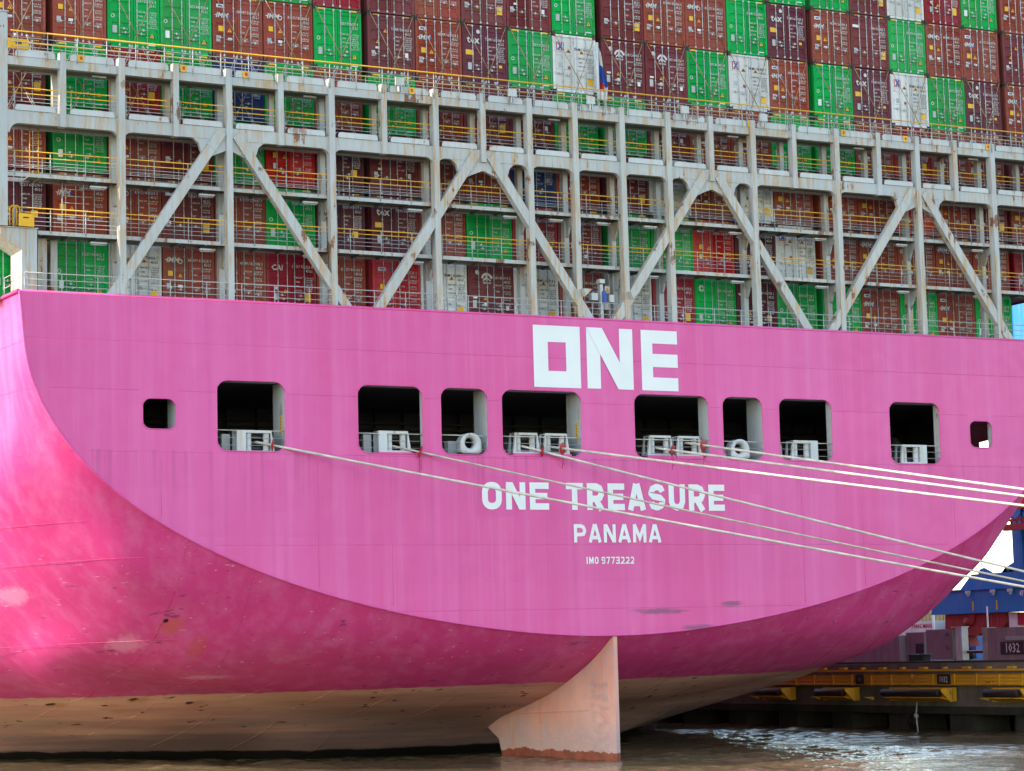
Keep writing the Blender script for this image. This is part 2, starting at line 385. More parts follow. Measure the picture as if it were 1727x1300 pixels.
def glyph(mb, ch, x, z, W, H, s, y):
    h = s/2; l, r_, b, t = x+h, x+W-h, z+h, z+H-h; c = (b+t)/2; q = min(W, H)*.30
    A = lambda *p, **k: stroke_poly(mb, p, s, y, **k)
    if ch in 'O0': A(*rr(l, b, r_, t, q), closed=True)
    elif ch == 'N':
        A((l, z), (l, z+H)); A((r_, z), (r_, z+H)); e = s*.58
        n = len(mb.v); mb.v += [(x, y-.016, z+H), (x+2*e, y-.016, z+H), (x+W, y-.016, z), (x+W-2*e, y-.016, z)]; mb.face([n, n+3, n+2, n+1])
    elif ch == 'E':
        A((x+W, t), (l, t), (l, b), (x+W, b)); A((l, c), (x+W*.92, c))
    elif ch == 'T': A((x, t), (x+W, t)); A((x+W/2, z), (x+W/2, t-h+.001))
    elif ch in 'RP':
        A((l, z), (l, t), (r_-q, t), (r_-q*.3, t-q*.3), (r_, t-q), (r_, c-s*.2+q*.6), (r_-q*.3, c-s*.2), (r_-q, c-s*.35), (l+h, c-s*.35))
        if ch == 'R': A((x+W*.5, c-s*.35), (r_+.02, z))
    elif ch == 'A': A((x+h*.7, z), (x+W/2-s*.10, z+H)); A((x+W-h*.7, z), (x+W/2+s*.10, z+H)); A((x+W*.24, z+H*.27), (x+W*.76, z+H*.27)); A((x+W/2, z+H), (x+W/2, z+H-s*1.1))
    elif ch == 'S':
        A((r_, t-q*.8), (r_-q*.3, t-q*.2), (r_-q, t), (l+q, t), (l+q*.3, t-q*.3), (l, t-q), (l, c+q*.6), (l+q*.5, c+q*.1), (r_-q*.5, c-q*.1), (r_, c-q*.6), (r_, b+q), (r_-q*.3, b+q*.3), (r_-q, b), (l+q, b), (l+q*.3, b+q*.2), (l, b+q*.8))
    elif ch == 'U': A((l, z+H), (l, b+q), (l+q*.3, b+q*.3), (l+q, b), (r_-q, b), (r_-q*.3, b+q*.3), (r_, b+q), (r_, z+H))
    elif ch == 'M': A((l, z), (l, z+H)); A((r_, z), (r_, z+H)); A((l, z+H), (x+W/2, z+H*.25), (r_, z+H))
    elif ch in 'I1': A((x+W/2, z), (x+W/2, z+H))
    elif ch == '9': A((r_, c), (l+q*.5, c), (l, c+q*.5), (l, t-q*.5), (l+q*.5, t), (r_-q*.5, t), (r_, t-q*.5), (r_, b+q*.5), (r_-q*.5, b), (l, b))
    elif ch == '7': A((x, t), (r_, t), (x+W*.35, z))
    elif ch == '3': A((x, t), (r_, t), (r_, b), (x, b)); A((x+W*.2, c), (r_, c))
    elif ch == '2': A((l, t-q*.6), (l+q*.5, t), (r_-q*.5, t), (r_, t-q*.5), (r_, c), (l, b), (x+W, b))
def word(mb, txt, x, z, W, H, s, gap, y, narrow={}):
    for ch in txt:
        if ch == ' ': x += gap*2.2 if ' ' not in narrow else narrow[' ']; continue
        wv = narrow.get(ch, W); glyph(mb, ch, x, z, wv, H, s, y); x += wv+gap
    return x

# ------------------------------------------------------------------ water
def build_water():
    def axis(a, b, step, far):
        core = list(np.arange(a, b+.01, step)); g = []; d = step; x = b
        while x < far: d *= 1.35; x += d; g.append(x)
        return np.array([2*a-0-(v-b)-a for v in g][::-1]+core+g)
    xs = axis(-34, 38, .16, 4000); ys = axis(-28, 48, .16, 5000)
    Xg, Yg = np.meshgrid(xs, ys); Z = np.zeros_like(Xg)
    for i in range(54):
        lam = .42*1.06**i*(.8+.4*rng.random()); th = rng.normal(R(215), .75); k = 2*math.pi/lam
        Z += .0084*lam**.62*np.sin(k*(Xg*math.cos(th)+Yg*math.sin(th))+rng.random()*7)
    core = (np.abs(Xg) < 70) & (Yg > -80) & (Yg < 90)
    gust = .55+.45*np.sin(Xg*.21+.6*np.sin(Yg*.13))*np.sin(Yg*.17+1.3)
    Z = np.where(core, Z, 0)*gust
    ny, nx = Xg.shape; co = np.stack([Xg, Yg, Z], -1).reshape(-1, 3)
    i = np.arange(ny-1)[:, None]*nx+np.arange(nx-1)[None, :]
    f = np.stack([i, i+1, i+nx+1, i+nx], -1).reshape(-1, 4)
    me = bpy.data.meshes.new('water'); me.from_pydata(co.tolist(), [], f.tolist()); me.update()
    me.polygons.foreach_set('use_smooth', [True]*len(me.polygons))
    t = NT('river_water'); n1 = t.noise(1.4, 5, .6, stretch=(1, 1, 1)); n2 = t.noise(7.0, 3, .6)
    col = t.mix(t.ramp(t.noise(.05, 3), .3, .7), (.105, .082, .045), (.15, .116, .062))
    t.set(col, .025, spec=.5, bump=t.math('ADD', t.math('MULTIPLY', n1, .5), n2), bstr=.5, bdist=.035)
    t.b.inputs['IOR'].default_value = 1.33
    me.materials.append(t.m)
    o = link('water', me); tag(o, 'brown rippled river water under the stern', None, kind='structure')
build_water()

# ------------------------------------------------------------------ the ship: hull form
# half breadths: rows run up the section (share of its height), columns run forward from the transom
SK = np.array([0, .03, .08, .16, .27, .4, .55, .75, 1.0]); YKN = np.array([0, 1.5, 3.5, 6, 9, 13, 18, 24, 32, 42, 60.])
HT = np.array([[0.0, 0.0, 0.0, 0.0, 0.0, 0.0, 0.0, 0.0, 0.0, 0.0, 0.0], [6.5, 8.75, 10.24, 10.69, 10.15, 8.97, 7.45, 5.92, 4.36, 3.01, 1.39], [11.04, 14.45, 16.92, 17.99, 16.73, 13.78, 11.05, 10.01, 9.87, 10.08, 10.38], [15.75, 18.6, 20.77, 21.69, 22.61, 22.26, 18.67, 17.2, 18.46, 19.35, 20.39], [20.13, 22.74, 23.66, 24.45, 25.04, 25.38, 25.41, 25.4, 25.4, 25.46, 25.59], [23.62, 24.95, 26.08, 26.78, 27.25, 27.6, 27.85, 28.02, 28.12, 28.17, 28.21], [26.22, 26.99, 28.08, 28.55, 28.74, 28.83, 28.88, 28.92, 28.96, 29.02, 29.11], [28.04, 28.24, 28.44, 28.66, 28.84, 28.97, 29.07, 29.13, 29.18, 29.23, 29.3], [28.6, 28.65, 28.72, 28.8, 28.9, 29.03, 29.1, 29.1, 29.1, 29.1, 29.1]])
ZCY = np.array([0, 1.6, 3.07, 5.2, 8.3, 11.5, 15, 28, 60]); ZC = np.array([5.88, 4.85, 4.15, 3.3, 2.5, 1.75, 0.1, -3.5, -9])
ZTOP = 20.9
def herm(xk, yk, x):
    x = min(max(x, xk[0]), xk[-1]); mm = np.gradient(yk, xk); i = min(max(int(np.searchsorted(xk, x))-1, 0), len(xk)-2)
    h = xk[i+1]-xk[i]; t = (x-xk[i])/h
    return (2*t**3-3*t**2+1)*yk[i]+(t**3-2*t**2+t)*h*mm[i]+(-2*t**3+3*t**2)*yk[i+1]+(t**3-t**2)*h*mm[i+1]
def hw_row(xk, x):
    n = len(xk); i = min(max(int(np.searchsorted(xk, x))-1, 0), n-2); h = xk[i+1]-xk[i]; t = (x-xk[i])/h; W = np.zeros(n)
    def slope(k, c):
        if k == 0: W[0] -= c/(xk[1]-xk[0]); W[1] += c/(xk[1]-xk[0])
        elif k == n-1: W[n-2] -= c/(xk[n-1]-xk[n-2]); W[n-1] += c/(xk[n-1]-xk[n-2])
        else:
            hs, hd = xk[k]-xk[k-1], xk[k+1]-xk[k]; q = c/(hs*hd*(hd+hs)); W[k+1] += hs*hs*q; W[k] += (hd*hd-hs*hs)*q; W[k-1] -= hd*hd*q
    W[i] += 2*t**3-3*t**2+1; W[i+1] += -2*t**3+3*t**2
    slope(i, (t**3-2*t**2+t)*h); slope(i+1, (t**3-t**2)*h)
    return W
RSK = np.sqrt(SK)
_yw = {}
def HB(s, Y):
    Y = min(max(float(Y), 0), 60)
    if Y not in _yw: _yw[Y] = HT @ hw_row(YKN, Y)
    return max(0, float(hw_row(RSK, math.sqrt(min(max(s, 0), 1))) @ _yw[Y]))
def hb_z(z, Y):
    zc = herm(ZCY, ZC, Y); return HB(min(max((z-zc)/(ZTOP-zc), 0), 1), Y)

ship = thing('container_ship', 'bright pink container ship seen from astern, its flat transom lettered in white', 'ship')
def build_hull():
    Ys = [0, .4, .8, 1.2, 1.6, 2.1, 2.6, 3.2, 4, 5, 6, 7, 8, 9, 10, 11, 12, 13.5, 15, 17, 19, 21, 23.5, 26, 29, 32, 36, 41, 47, 53, 60, 75, 100, 140, 180]
    ss = [(i/72)**1.6 for i in range(73)]; n = len(ss)
    X = np.zeros((len(Ys), n)); Zm = np.zeros((len(Ys), n))
    for r, y in enumerate(Ys):
        zc = herm(ZCY, ZC, y)
        for k, s in enumerate(ss): X[r, k] = HB(s, min(y, 60)); Zm[r, k] = zc+(ZTOP-zc)*s
    mb = MB()
    for sgn in (-1, 1):
        b = len(mb.v)
        for r, y in enumerate(Ys):
            for k in range(n): mb.v.append((sgn*X[r, k], y, Zm[r, k]))
        for r in range(len(Ys)-1):
            for k in range(n-1):
                q = [b+r*n+k, b+r*n+k+1, b+(r+1)*n+k+1, b+(r+1)*n+k]
                if sgn > 0 and Ys[r] == 7 and 15.3 < Zm[r, k] < 16.2: continue      # fairlead opening in the starboard side
                mb.face(q if sgn < 0 else q[::-1], 0, True)
    # welded seams: thin raised beads along frames and strakes
    for x0 in (5.5, 8.7, 11.8, 15.0, 18.1, 21.2):
        for sgn in (-1, 1):
            pts = []
            for y in np.linspace(.05, 34, 60):
                lo, hi = max(herm(ZCY, ZC, y), -1), 20.0
                for _ in range(30):
                    mid = (lo+hi)/2
                    if hb_z(mid, y) < x0: lo = mid
                    else: hi = mid
                if lo < -.1: break
                pts.append((sgn*x0, y, lo-.002))
            if len(pts) > 4: mb.tube(pts, .009, 4)
    for (z, y1) in ((16.85, 24), (14.15, 40), (11.3, 26), (9.7, 12), (6.2, 40), (18.8, 14)):
        for sgn in (-1, 1):
            pts = [(sgn*(hb_z(z, y)+.0), y, z-.012*y) for y in np.linspace(.05, y1, 30)]
            mb.tube(pts, .008, 4)
    mb.tube([(-28.62, .02, ZTOP), (-29.12, 15, ZTOP), (-29.12, 180, ZTOP)], .09, 6); mb.tube([(28.62, .02, ZTOP), (29.12, 15, ZTOP), (29.12, 180, ZTOP)], .09, 6)
    mb.quad((-29.1, 180, -9), (29.1, 180, -9), (29.1, 180, ZTOP), (-29.1, 180, ZTOP))
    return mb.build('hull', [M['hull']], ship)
hull = build_hull()

OPEN = [(-23.2, -21.72, 15.17, 16.48, .38), (-19.81, -16.62, 14.28, 17.37, .5), (-13.08, -9.86, 14.3, 17.37, .5), (-8.91, -6.53, 14.3, 17.37, .5), (-5.75, -1.52, 14.3, 17.37, .5),
        (1.41, 5.61, 14.3, 17.37, .5), (6.44, 8.76, 14.3, 17.38, .5), (9.76, 12.93, 14.3, 17.38, .5), (16.52, 19.7, 14.26, 17.4, .5), (21.65, 23.1, 15.16, 16.53, .38)]
def build_transom():
    zs = [5.88+(ZTOP-5.88)*(i/60)**1.7 for i in range(61)]
    out = [(hb_z(z, 0), z) for z in zs]; out[-1] = (28.6, ZTOP)
    outline = [(-x, z) for x, z in out[::-1]]+out[1:]
    cu = bpy.data.curves.new('transom', 'CURVE'); cu.dimensions = '2D'; cu.fill_mode = 'BOTH'; cu.extrude = .02
    for pts in [outline]+[rr(x0, z0, x1, z1, r, 6) for (x0, x1, z0, z1, r) in OPEN]:
        sp = cu.splines.new('POLY'); sp.points.add(len(pts)-1); sp.use_cyclic_u = True
        for p, (x, z) in zip(sp.points, pts): p.co = (x, z, 0, 1)
    o = bpy.data.objects.new('transom', cu); COL.objects.link(o)
    dg = bpy.context.evaluated_depsgraph_get(); dg.update()
    me = bpy.data.meshes.new_from_object(o.evaluated_get(dg)); bpy.data.objects.remove(o)
    v = [(p.co.x, -.02-p.co.z, p.co.y) for p in me.vertices]; f = [list(p.vertices) for p in me.polygons]
    mb = MB(); mb.v = v; mb.f = f; mb.mi = [0]*len(f); mb.sm = [False]*len(f)
    e = [(x, -.02, z) for x, z in outline]; mb.tube(e, .055, 6)
    mb.tube([(-28.6, 0, ZTOP+.0), (28.6, 0, ZTOP)], .07, 6)
    for (x0, x1, z0, z1, r) in OPEN: mb.tube([(a, -.03, c) for a, c in rr(x0-.02, z0-.02, x1+.02, z1+.02, r, 6)], .035, 6, closed=True)
    # weld beads
    def seam(x0, x1, z): mb.tube([(x0, -.04, z), (x1, -.04, z)], .010, 4)
    xs = [-27.3]+[q for (a, b, *_ ) in OPEN for q in (a-.1, b+.1)]+[27.3]
    for i in range(0, len(xs), 2):
        if xs[i+1]-xs[i] > .3: seam(xs[i], xs[i+1], 16.84)
    seam(-25.6, 25.6, 14.17); seam(-19.9, 19.9, 10.15); seam(-12.2, 12.2, 7.15); seam(-28.3, 28.3, 18.95)
    for x in (-22.4, -15.1, -11.5, 10.9, 14.6, 20.4):
        zb = next(z for xx, z in out if xx >= abs(x)); mb.tube([(x, -.04, zb+.1), (x, -.04, 13.9)], .008, 4)
    return mb.build('transom', [M['transom']], ship)
transom = build_transom()
def build_letters():
    y = -.052
    mb = MB()   # company initials
    stroke_poly(mb, [(-3.62, 17.94), (-1.87, 17.94), (-1.87, 20.10), (-3.62, 20.10)], .78, y, closed=True)
    W, H = 2.55, 2.93; x, z, s = -1.13, 17.56, .74
    glyph(mb, 'N', x, z, W, H, s, y)
    x = 1.84; stroke_poly(mb, [(x+2.1, z+H-.32), (x+.37, z+H-.32), (x+.37, z+.32), (x+2.1, z+.32)], .64, y); stroke_poly(mb, [(x+.3, z+H/2), (x+2.1, z+H/2)], .64, y-.002)
    mb.build('company_lettering', [M['white']], transom)
    mb = MB(); x = word(mb, 'ONE', -6.9, 11.78, 1.02, 1.27, .30, .225, y); mb.build('ship_name_lettering', [M['white']], transom)
    mb = MB(); word(mb, 'TREASURE', -2.47, 11.78, .925, 1.27, .30, .205, y); mb.build('ship_name_lettering', [M['white']], transom)
    mb = MB(); word(mb, 'PANAMA', -2.1, 10.25, .66, .86, .17, .145, y, {'M': .74}); mb.build('home_port_lettering', [M['white']], transom)
    mb = MB(); word(mb, 'IMO 9773222', -1.47, 9.24, .205, .33, .062, .06, y, {'I': .08, 'M': .25, ' ': .10}); mb.build('registration_lettering', [M['white']], transom)
build_letters()
def build_rudder():
    mb = MB(); w_ = .42
    prof = [(0, 5.9), (0, -1.2), (10.4, -1.2), (10.84, -.08), (11.2, .84), (12.5, 1.45), (12.4, 1.62), (11.75, 1.60), (11.62, 1.9), (11.35, 2.12), (8.3, 3.0), (5.2, 3.9), (3.07, 4.8), (1.6, 5.4)]
    # lens shaped section: thin at the after edge
    n = len(prof)
    hw = lambda y: .10+w_*math.sin(min(1, y/11)*math.pi*.62)
    b = len(mb.v); mb.v += [(-hw(y), y, z) for y, z in prof]+[(hw(y), y, z) for y, z in prof]
    mb.face([b+i for i in range(n)]); mb.face([b+n+i for i in range(n)][::-1])
    for i in range(n): j = (i+1) % n; mb.face([b+j, b+i, b+n+i, b+n+j])
    mb.tube([(-.47, 2.0, 2.35), (-.62, 11.4, 2.05)], .012, 4)
    r = mb.build('rudder', [M['rudder']], ship, fix=True)
    k = MB(); k.tube([(-.55, 13.1, 1.6), (-.62, 13.25, 1.2), (-.62, 13.6, 1.0), (-.62, 13.9, 1.2), (-.55, 13.9, 1.75)], .09, 6); k.build('lifting_eye', [M['rudder']], r)
build_rudder()
def build_decks():
    mb = MB(); mb.box(-28.5, 28.5, .05, 60, 20.45, 20.6); mb.build('weather_deck', [M['steel']], ship)
    mb = MB()
    mb.box(-25.2, 25.2, .1, 12, 14.0, 14.12); mb.box(-27.2, 27.2, 1.15, 12, 17.5, 17.7); mb.box(-27, 27, 12, 12.1, 14, 17.6)
    mb.tube([(-26.4, 9, 15.2), (26.4, 9, 15.2)], .03, 5); mb.tube([(-27, 9, 14.8), (27, 9, 14.8)], .03, 5)
    for x in range(-26, 27, 2): mb.box(x-.03, x+.03, 8.97, 9.03, 14.1, 15.2)
    for sx in (-1, 1):
        for ya, yb in ((2.2, 4.2), (6.2, 12)): mb.box(*sorted((sx*26.5, sx*26.6)), ya, yb, 14.12, 17.5)
    for x in np.arange(-26, 26.5, 1.6): mb.box(x-.03, x+.03, 11.75, 11.999, 14.12, 17.5)
    for z, r_ in ((16.9, .07), (16.6, .05), (15.9, .04)): mb.tube([(-26, 11.6, z), (26, 11.6, z)], r_, 6)
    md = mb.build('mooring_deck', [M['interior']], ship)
    # winches faintly seen in the dark
    for x, y in ((-18.5, 6), (-12, 6.5), (-3.6, 6), (17.2, 4), (19.2, 4.5)):
        k = MB(); k.lathe([(0, 0), (.95, 0), (.95, .1), (.4, .12), (.4, 1.5), (.95, 1.52), (.95, 1.62), (0, 1.62)], (x-.8, y, 15.15), (1, 0, 0), 20); k.box(x-.7, x+.7, y-.5, y+.5, 14.12, 14.8)
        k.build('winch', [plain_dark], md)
    mb = MB(); mb.box(-27.2, 27.2, .03, 1.1, 17.42, 17.5); mb.build('deck_beam', [M['steel_clean']], ship)
    for x, d in ((-21.68, 1.1), (-16.58, 1.45), (-9.8, .35), (-6.49, 1.4), (-1.48, 1.45), (5.66, .95), (8.8, 1.4), (12.98, .5), (19.74, .5), (23.14, .35)):
        k = MB(); k.box(x, x+.06, .03, d, 14.12, 17.4); f = k.build('web_frame', [M['steel_clean']], ship)
        if x in (-16.58, -1.48):
            q = MB(); q.box(x-.012, x-.003, .42, .62, 15.15, 15.95); s_ = q.build('safety_sign', [M['label_y']], f)
            q = MB()
            for i in range(5): q.box(x-.02, x-.013, .49, .55, 15.24+i*.14, 15.28+i*.14)
            q.build('safety_sign_text', [M['ink']], f)
    for (x0, x1, z0, z1, r) in OPEN[1:9]:
        k = MB()
        for i, zz in enumerate((15.2, 14.88, 14.55)): k.tube([(x0-.3, .12, zz), (x1+.3, .12, zz)], .022 if i == 0 else .012, 5, mi=0 if i == 0 else 1)
        k.build('opening_guard_line', [M['rope'], M['galv']], ship)
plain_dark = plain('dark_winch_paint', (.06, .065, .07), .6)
build_decks()

def roller_fairlead(x0, x1, solid=None, z0=14.24):
    zt = z0+.97; sl = .14 if not solid else 0
    mb = MB(); a0 = x0+(.42 if solid == 'L' else .12+.05); a1 = x1-(.42 if solid == 'R' else .12+.05)
    lo = .14 if solid != 'L' else 0; ro = .16 if solid != 'R' else 0
    for (ya, yb) in ((.10, .24), (.62, .72)):
        mb.prism([(x0, z0), (a0, z0), (a0, zt), (x0+lo, zt)], ya, yb); mb.prism([(a1, z0), (x1, z0), (x1-ro, zt), (a1, zt)], ya, yb)
        mb.prism([(a0, zt-.11), (a1, zt-.11), (a1, zt), (a0, zt)], ya, yb)
        mb.prism([(a0, z0), (a1, z0), (a1, z0+.08), (a0, z0+.08)], ya, yb)
    mb.prism([(x0+lo, zt-.05), (x1-ro, zt-.05), (x1-ro, zt-.006), (x0+lo, zt-.006)], .24, .62)
    if solid == 'L': mb.box(x0-.45, x0-.06, .8, 1.0, z0, zt-.12)
    if solid == 'R': mb.box(x0-.40, x0-.06, .8, 1.0, z0, zt-.12)
    f = mb.build('roller_fairlead', [M['steel_clean']], ship)
    for x in (a0+.17, a1-.17):
        k = MB(); k.lathe([(0, 0), (.14, 0), (.155, .03), (.14, .06), (.14, zt-z0-.28), (.155, zt-z0-.25), (.14, zt-z0-.2), (0, zt-z0-.2)], (x, .30, z0+.085), (0, 0, 1), 16); k.build('roller', [M['steel_clean']], f)
    k = MB()
    for zz in (z0+.2, z0+.72): k.tube([(a0, .5, zz), (a1, .5, zz)], .09, 10)
    k.build('roller', [plain_dark], f)
    # painted sill the fairlead stands on
    k = MB(); k.box(x0-.05, x1+.05, .02, .75, z0-.12, z0-.002); k.build('sill', [M['transom']], f)
roller_fairlead(-18.84, -17.06, 'L'); roller_fairlead(-12.0, -10.38, 'L', 14.36)
roller_fairlead(-5.13, -3.68, None, 14.42); roller_fairlead(-3.53, -2.1, None, 14.42)
roller_fairlead(2.19, 3.67, None, 14.44); roller_fairlead(3.81, 5.28, None, 14.44)
roller_fairlead(10.5, 12.13, 'R', 14.36); roller_fairlead(17.25, 18.92, 'R', 14.27)
def chock(x):
    z = 14.86; mb = MB()
    pts = [(x-.54, 14.36), (x+.54, 14.36)]+[(x+.54*math.cos(R(a)), z-.05+.52*math.sin(R(a))) for a in range(0, 181, 15)]
    prof = []
    for i in range(9):
        a = math.pi*i/8; prof.append((.40-.16*math.sin(a), .30*(1-i/8)))
    # front face as a ring between outline and hole
    n = 28; b = len(mb.v)
    def ou(a):
        ca, sa = math.cos(a), math.sin(a)
        if sa >= 0: return (x+.54*ca, z+.46*sa)
        k = min(.54/max(abs(ca), 1e-6), .5/max(abs(sa), 1e-6)); return (x+k*ca, z+k*sa)
    for i in range(n):
        a = 2*math.pi*i/n; o = ou(a); mb.v += [(o[0], .08, o[1]), (x+.36*math.cos(a), .06, z+.36*math.sin(a)), (x+.25*math.cos(a), .22, z+.25*math.sin(a)), (x+.25*math.cos(a), .5, z+.25*math.sin(a)), (o[0], .55, o[1])]
    for i in range(n):
        j = (i+1) % n
        for k in range(4): mb.face([b+i*5+k, b+j*5+k, b+j*5+k+1, b+i*5+k+1], 0, True)
        mb.face([b+i*5+4, b+j*5+4, b+j*5, b+i*5], 0)
    mb.build('chock', [M['steel_clean']], ship, fix=True)
    k = MB(); k.box(x-.78, x-.3, .9, 1.3, 14.3, 15.0); k.build('chock_back_plate', [M['steel_clean']], ship)
chock(-7.34); chock(7.48)
def tail_rail():
    mb = MB()
    for z in (21.2, 21.47, 21.75): mb.tube([(-28.3, .25, z), (28.3, .25, z)], .022 if z > 21.6 else .015, 5)
    x = -28.3
    while x < 28.4: mb.tube([(x, .25, 20.6), (x, .25, 21.75)], .022, 5); x += 1.55+.25*random.random()
    for z in (21.3, 21.75): mb.tube([(-28.6, .3, z), (-29.0, 15, z), (-29.0, 60, z)], .02, 5)
    for y in range(2, 60, 2): mb.tube([(-28.62-.4*min(1, y/15), y, 20.8), (-28.62-.4*min(1, y/15), y, 21.75)], .02, 5)
    mb.build('deck_railing', [M['galv']], ship)
tail_rail()

# ------------------------------------------------------------------ lashing bridge (welded to the ship)
PITCH, GAP = 2.49, .294
GAPS = (-10.5, -4.5, .5, 5.5, 10.5)
def PX(u):
    x = PITCH*u
    for q in GAPS:
        if q > 0: x += GAP*(1 if u > q else .5 if u == q else 0)
        else: x -= GAP*(1 if u < q else .5 if u == q else 0)
    return x
TALL = [-9.5, -7.5, -5.5, -3.5, -1.5, -.5, .5, 1.5, 3.5, 5.5, 7.5, 9.5, 11.5]
SHORT = [-10.5, -8.5, -6.5, -4.5, -2.5, 2.5, 4.5, 6.5, 8.5, 10.5]
def build_bridge():
    mb = MB()
    # upper and middle beams, front and back, with rounded haunches at the tall posts
    xs = sorted([PX(u) for u in TALL]+[-29.0])
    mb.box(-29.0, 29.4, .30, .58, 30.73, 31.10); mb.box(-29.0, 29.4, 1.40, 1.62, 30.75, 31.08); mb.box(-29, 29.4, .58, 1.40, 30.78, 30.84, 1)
    apex = {-7.5, 7.5}
    spans = [PX(u) for u in TALL]; spans = [-29.0]+spans
    apx = [PX(-7.5), PX(-2.5), PX(2.5), PX(7.5)]
    def fillet(cx, z, r, side):      # quarter circle from (cx, z-r) on the post to (cx+side*r, z) on the beam
        return [(cx+side*(r-r*math.cos(R(a))), z-r+r*math.sin(R(a))) for a in range(0, 91, 15)]
    zb = 28.2
    nodes = sorted(set(round(v, 3) for v in spans+apx))
    for a, b in zip(nodes[:-1], nodes[1:]):
        low = []
        ra = .02 if any(abs(a-q) < .1 for q in apx) else .42; rb = .02 if any(abs(b-q) < .1 for q in apx) else .42
        low += fillet(a+.1, zb, ra, 1)
        low += fillet(b-.1, zb, rb, -1)[::-1]
        mb.prism([(a, 28.75)]+[(a, low[0][1])]+low+[(b, low[-1][1]), (b, 28.75)], .32, .56)
    for x in apx:
        half = [(1.95, 28.24)]+[(1.95-.62*math.sin(R(q)), 28.24-.55*(1-math.cos(R(q)))) for q in (30, 60, 90)]+[(1.22, 27.45), (.88, 27.40)]+[(.86-.80*math.sin(R(q)), 27.42+.33*math.sin(R(q))) for q in (20, 40, 60, 80)]
        mb.prism([(x-p, z) for p, z in half]+[(x+p, z) for p, z in half[::-1]], .34, .54)
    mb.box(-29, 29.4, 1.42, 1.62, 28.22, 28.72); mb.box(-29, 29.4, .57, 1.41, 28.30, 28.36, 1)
    br = mb.build('lashing_bridge', [M['steel'], M['under']], ship)
    # toe plates with rounded ends
    allp = sorted(TALL+SHORT)+[]
    edges = [-29.0]+[PX(u) for u in allp]
    for zz, h in ((31.11, .30), (28.76, .25)):
        for a, b in zip(edges[:-1], edges[1:]):
            x0, x1 = a+.33, b-.33; r = .13
            poly = [(x0, zz), (x1, zz), (x1, zz+h-r)]+[(x1-r+r*math.cos(R(t)), zz+h-r+r*math.sin(R(t))) for t in (30, 60, 90)]+[(x0+r-r*math.sin(R(t)), zz+h-r+r*math.cos(R(t))) for t in (0, 30, 60)]+[(x0, zz+h-r)]
            k = MB(); k.prism(poly, .275, .31); k.build('toe_plate', [M['steel_clean']], br)
    for u in TALL:
        rusty = abs(u+.2) < 2.2
        k = MB(); k.box(PX(u)-.14, PX(u)+.14, .20, .62, 20.6, 31.45); k.build('post', [M['steel_rust' if rusty else 'steel']], br)
        k = MB(); k.box(PX(u)-.13, PX(u)+.13, 1.35, 1.66, 20.6, 30.9)
        for zz in (25.94, 23.47): k.prism([(.62, zz), (1.4, zz), (1.4, zz-.95), (1.2, zz-.85), (1.0, zz-.45), (.62, zz-.35)], PX(u)-.05, PX(u)+.05, ax='x')
        k.build('back_post', [M['steel']], br)
    for u in SHORT:
        k = MB(); k.box(PX(u)-.13, PX(u)+.13, .21, .61, 28.16, 31.45); k.build('post', [M['steel']], br)
        k = MB(); k.box(PX(u)-.12, PX(u)+.12, 1.36, 1.64, 28.4, 30.9); k.build('back_post', [M['steel']], br)
    # diagonal braces
    for (x0, z0, x1, z1, rust) in ((-19.32, 28.55, -24.6, 20.7, 0), (-18.62, 28.45, -13.2, 20.7, 0), (-6.62, 28.55, -11.95, 20.7, 0), (-5.84, 28.45, -.55, 20.7, 0), (6.14, 28.55, .62, 20.7, 1), (6.88, 28.45, 12.15, 20.7, 0), (18.92, 28.6, 13.25, 20.7, 1), (19.62, 28.5, 25.05, 20.7, 0)):
        d = Vector((x1-x0, z1-z0)).normalized(); n = Vector((-d.y, d.x))*.22
        k = MB(); k.prism([(x0+n.x, z0+n.y), (x0-n.x, z0-n.y), (x1-n.x, z1-n.y), (x1+n.x, z1+n.y)], .235, .585)
        e = Vector((x0, z0))+d*.85
        k.prism([(e.x+n.x*1.12, e.y+n.y*1.12), (e.x-n.x*1.12, e.y-n.y*1.12), (e.x-n.x*1.12+d.x*.06, e.y-n.y*1.12+d.y*.06), (e.x+n.x*1.12+d.x*.06, e.y+n.y*1.12+d.y*.06)], .225, .595)
        k.build('brace', [M['steel_rust' if rust else 'steel']], br, fix=True)
    # walkways
    for zz in (25.97, 23.50):
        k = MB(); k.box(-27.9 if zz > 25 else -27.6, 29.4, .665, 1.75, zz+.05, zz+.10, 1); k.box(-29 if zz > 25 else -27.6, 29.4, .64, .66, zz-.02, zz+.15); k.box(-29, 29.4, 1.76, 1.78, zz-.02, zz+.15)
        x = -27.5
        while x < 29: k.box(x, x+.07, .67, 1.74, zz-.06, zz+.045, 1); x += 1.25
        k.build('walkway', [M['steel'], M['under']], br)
    # railings
    def rail(y, z0, name, zs, x0=-28.9, x1=29.4, gap=1.25, hh=None):
        k = MB()
        for dz, mi, r in zs: k.tube([(x0, y, z0+dz), (x1, y, z0+dz)], r, 5, mi)
        x = x0+.3
        while x < x1: k.tube([(x, y, z0-.12), (x, y, z0+zs[0][0]+.01)], .022, 5, 1); x += gap
        k.build(name, [M['yellow'], M['galv']], br)
    G = (.50, 1, .012)
    rail(.63, 26.13, 'walkway_railing', ((.93, 0, .026), (.68, 0, .022), (.50, 1, .012), (.36, 1, .012), (.22, 1, .012)), gap=1.56)
    rail(1.82, 26.13, 'walkway_railing', ((.93, 1, .018), (.55, 1, .012), (.28, 1, .012)), gap=1.56)
    rail(.63, 23.66, 'walkway_railing', ((.95, 0, .026), (.75, 0, .020), (.56, 1, .012), (.38, 1, .012), (.20, 1, .012)), x0=-28.9, gap=1.56)
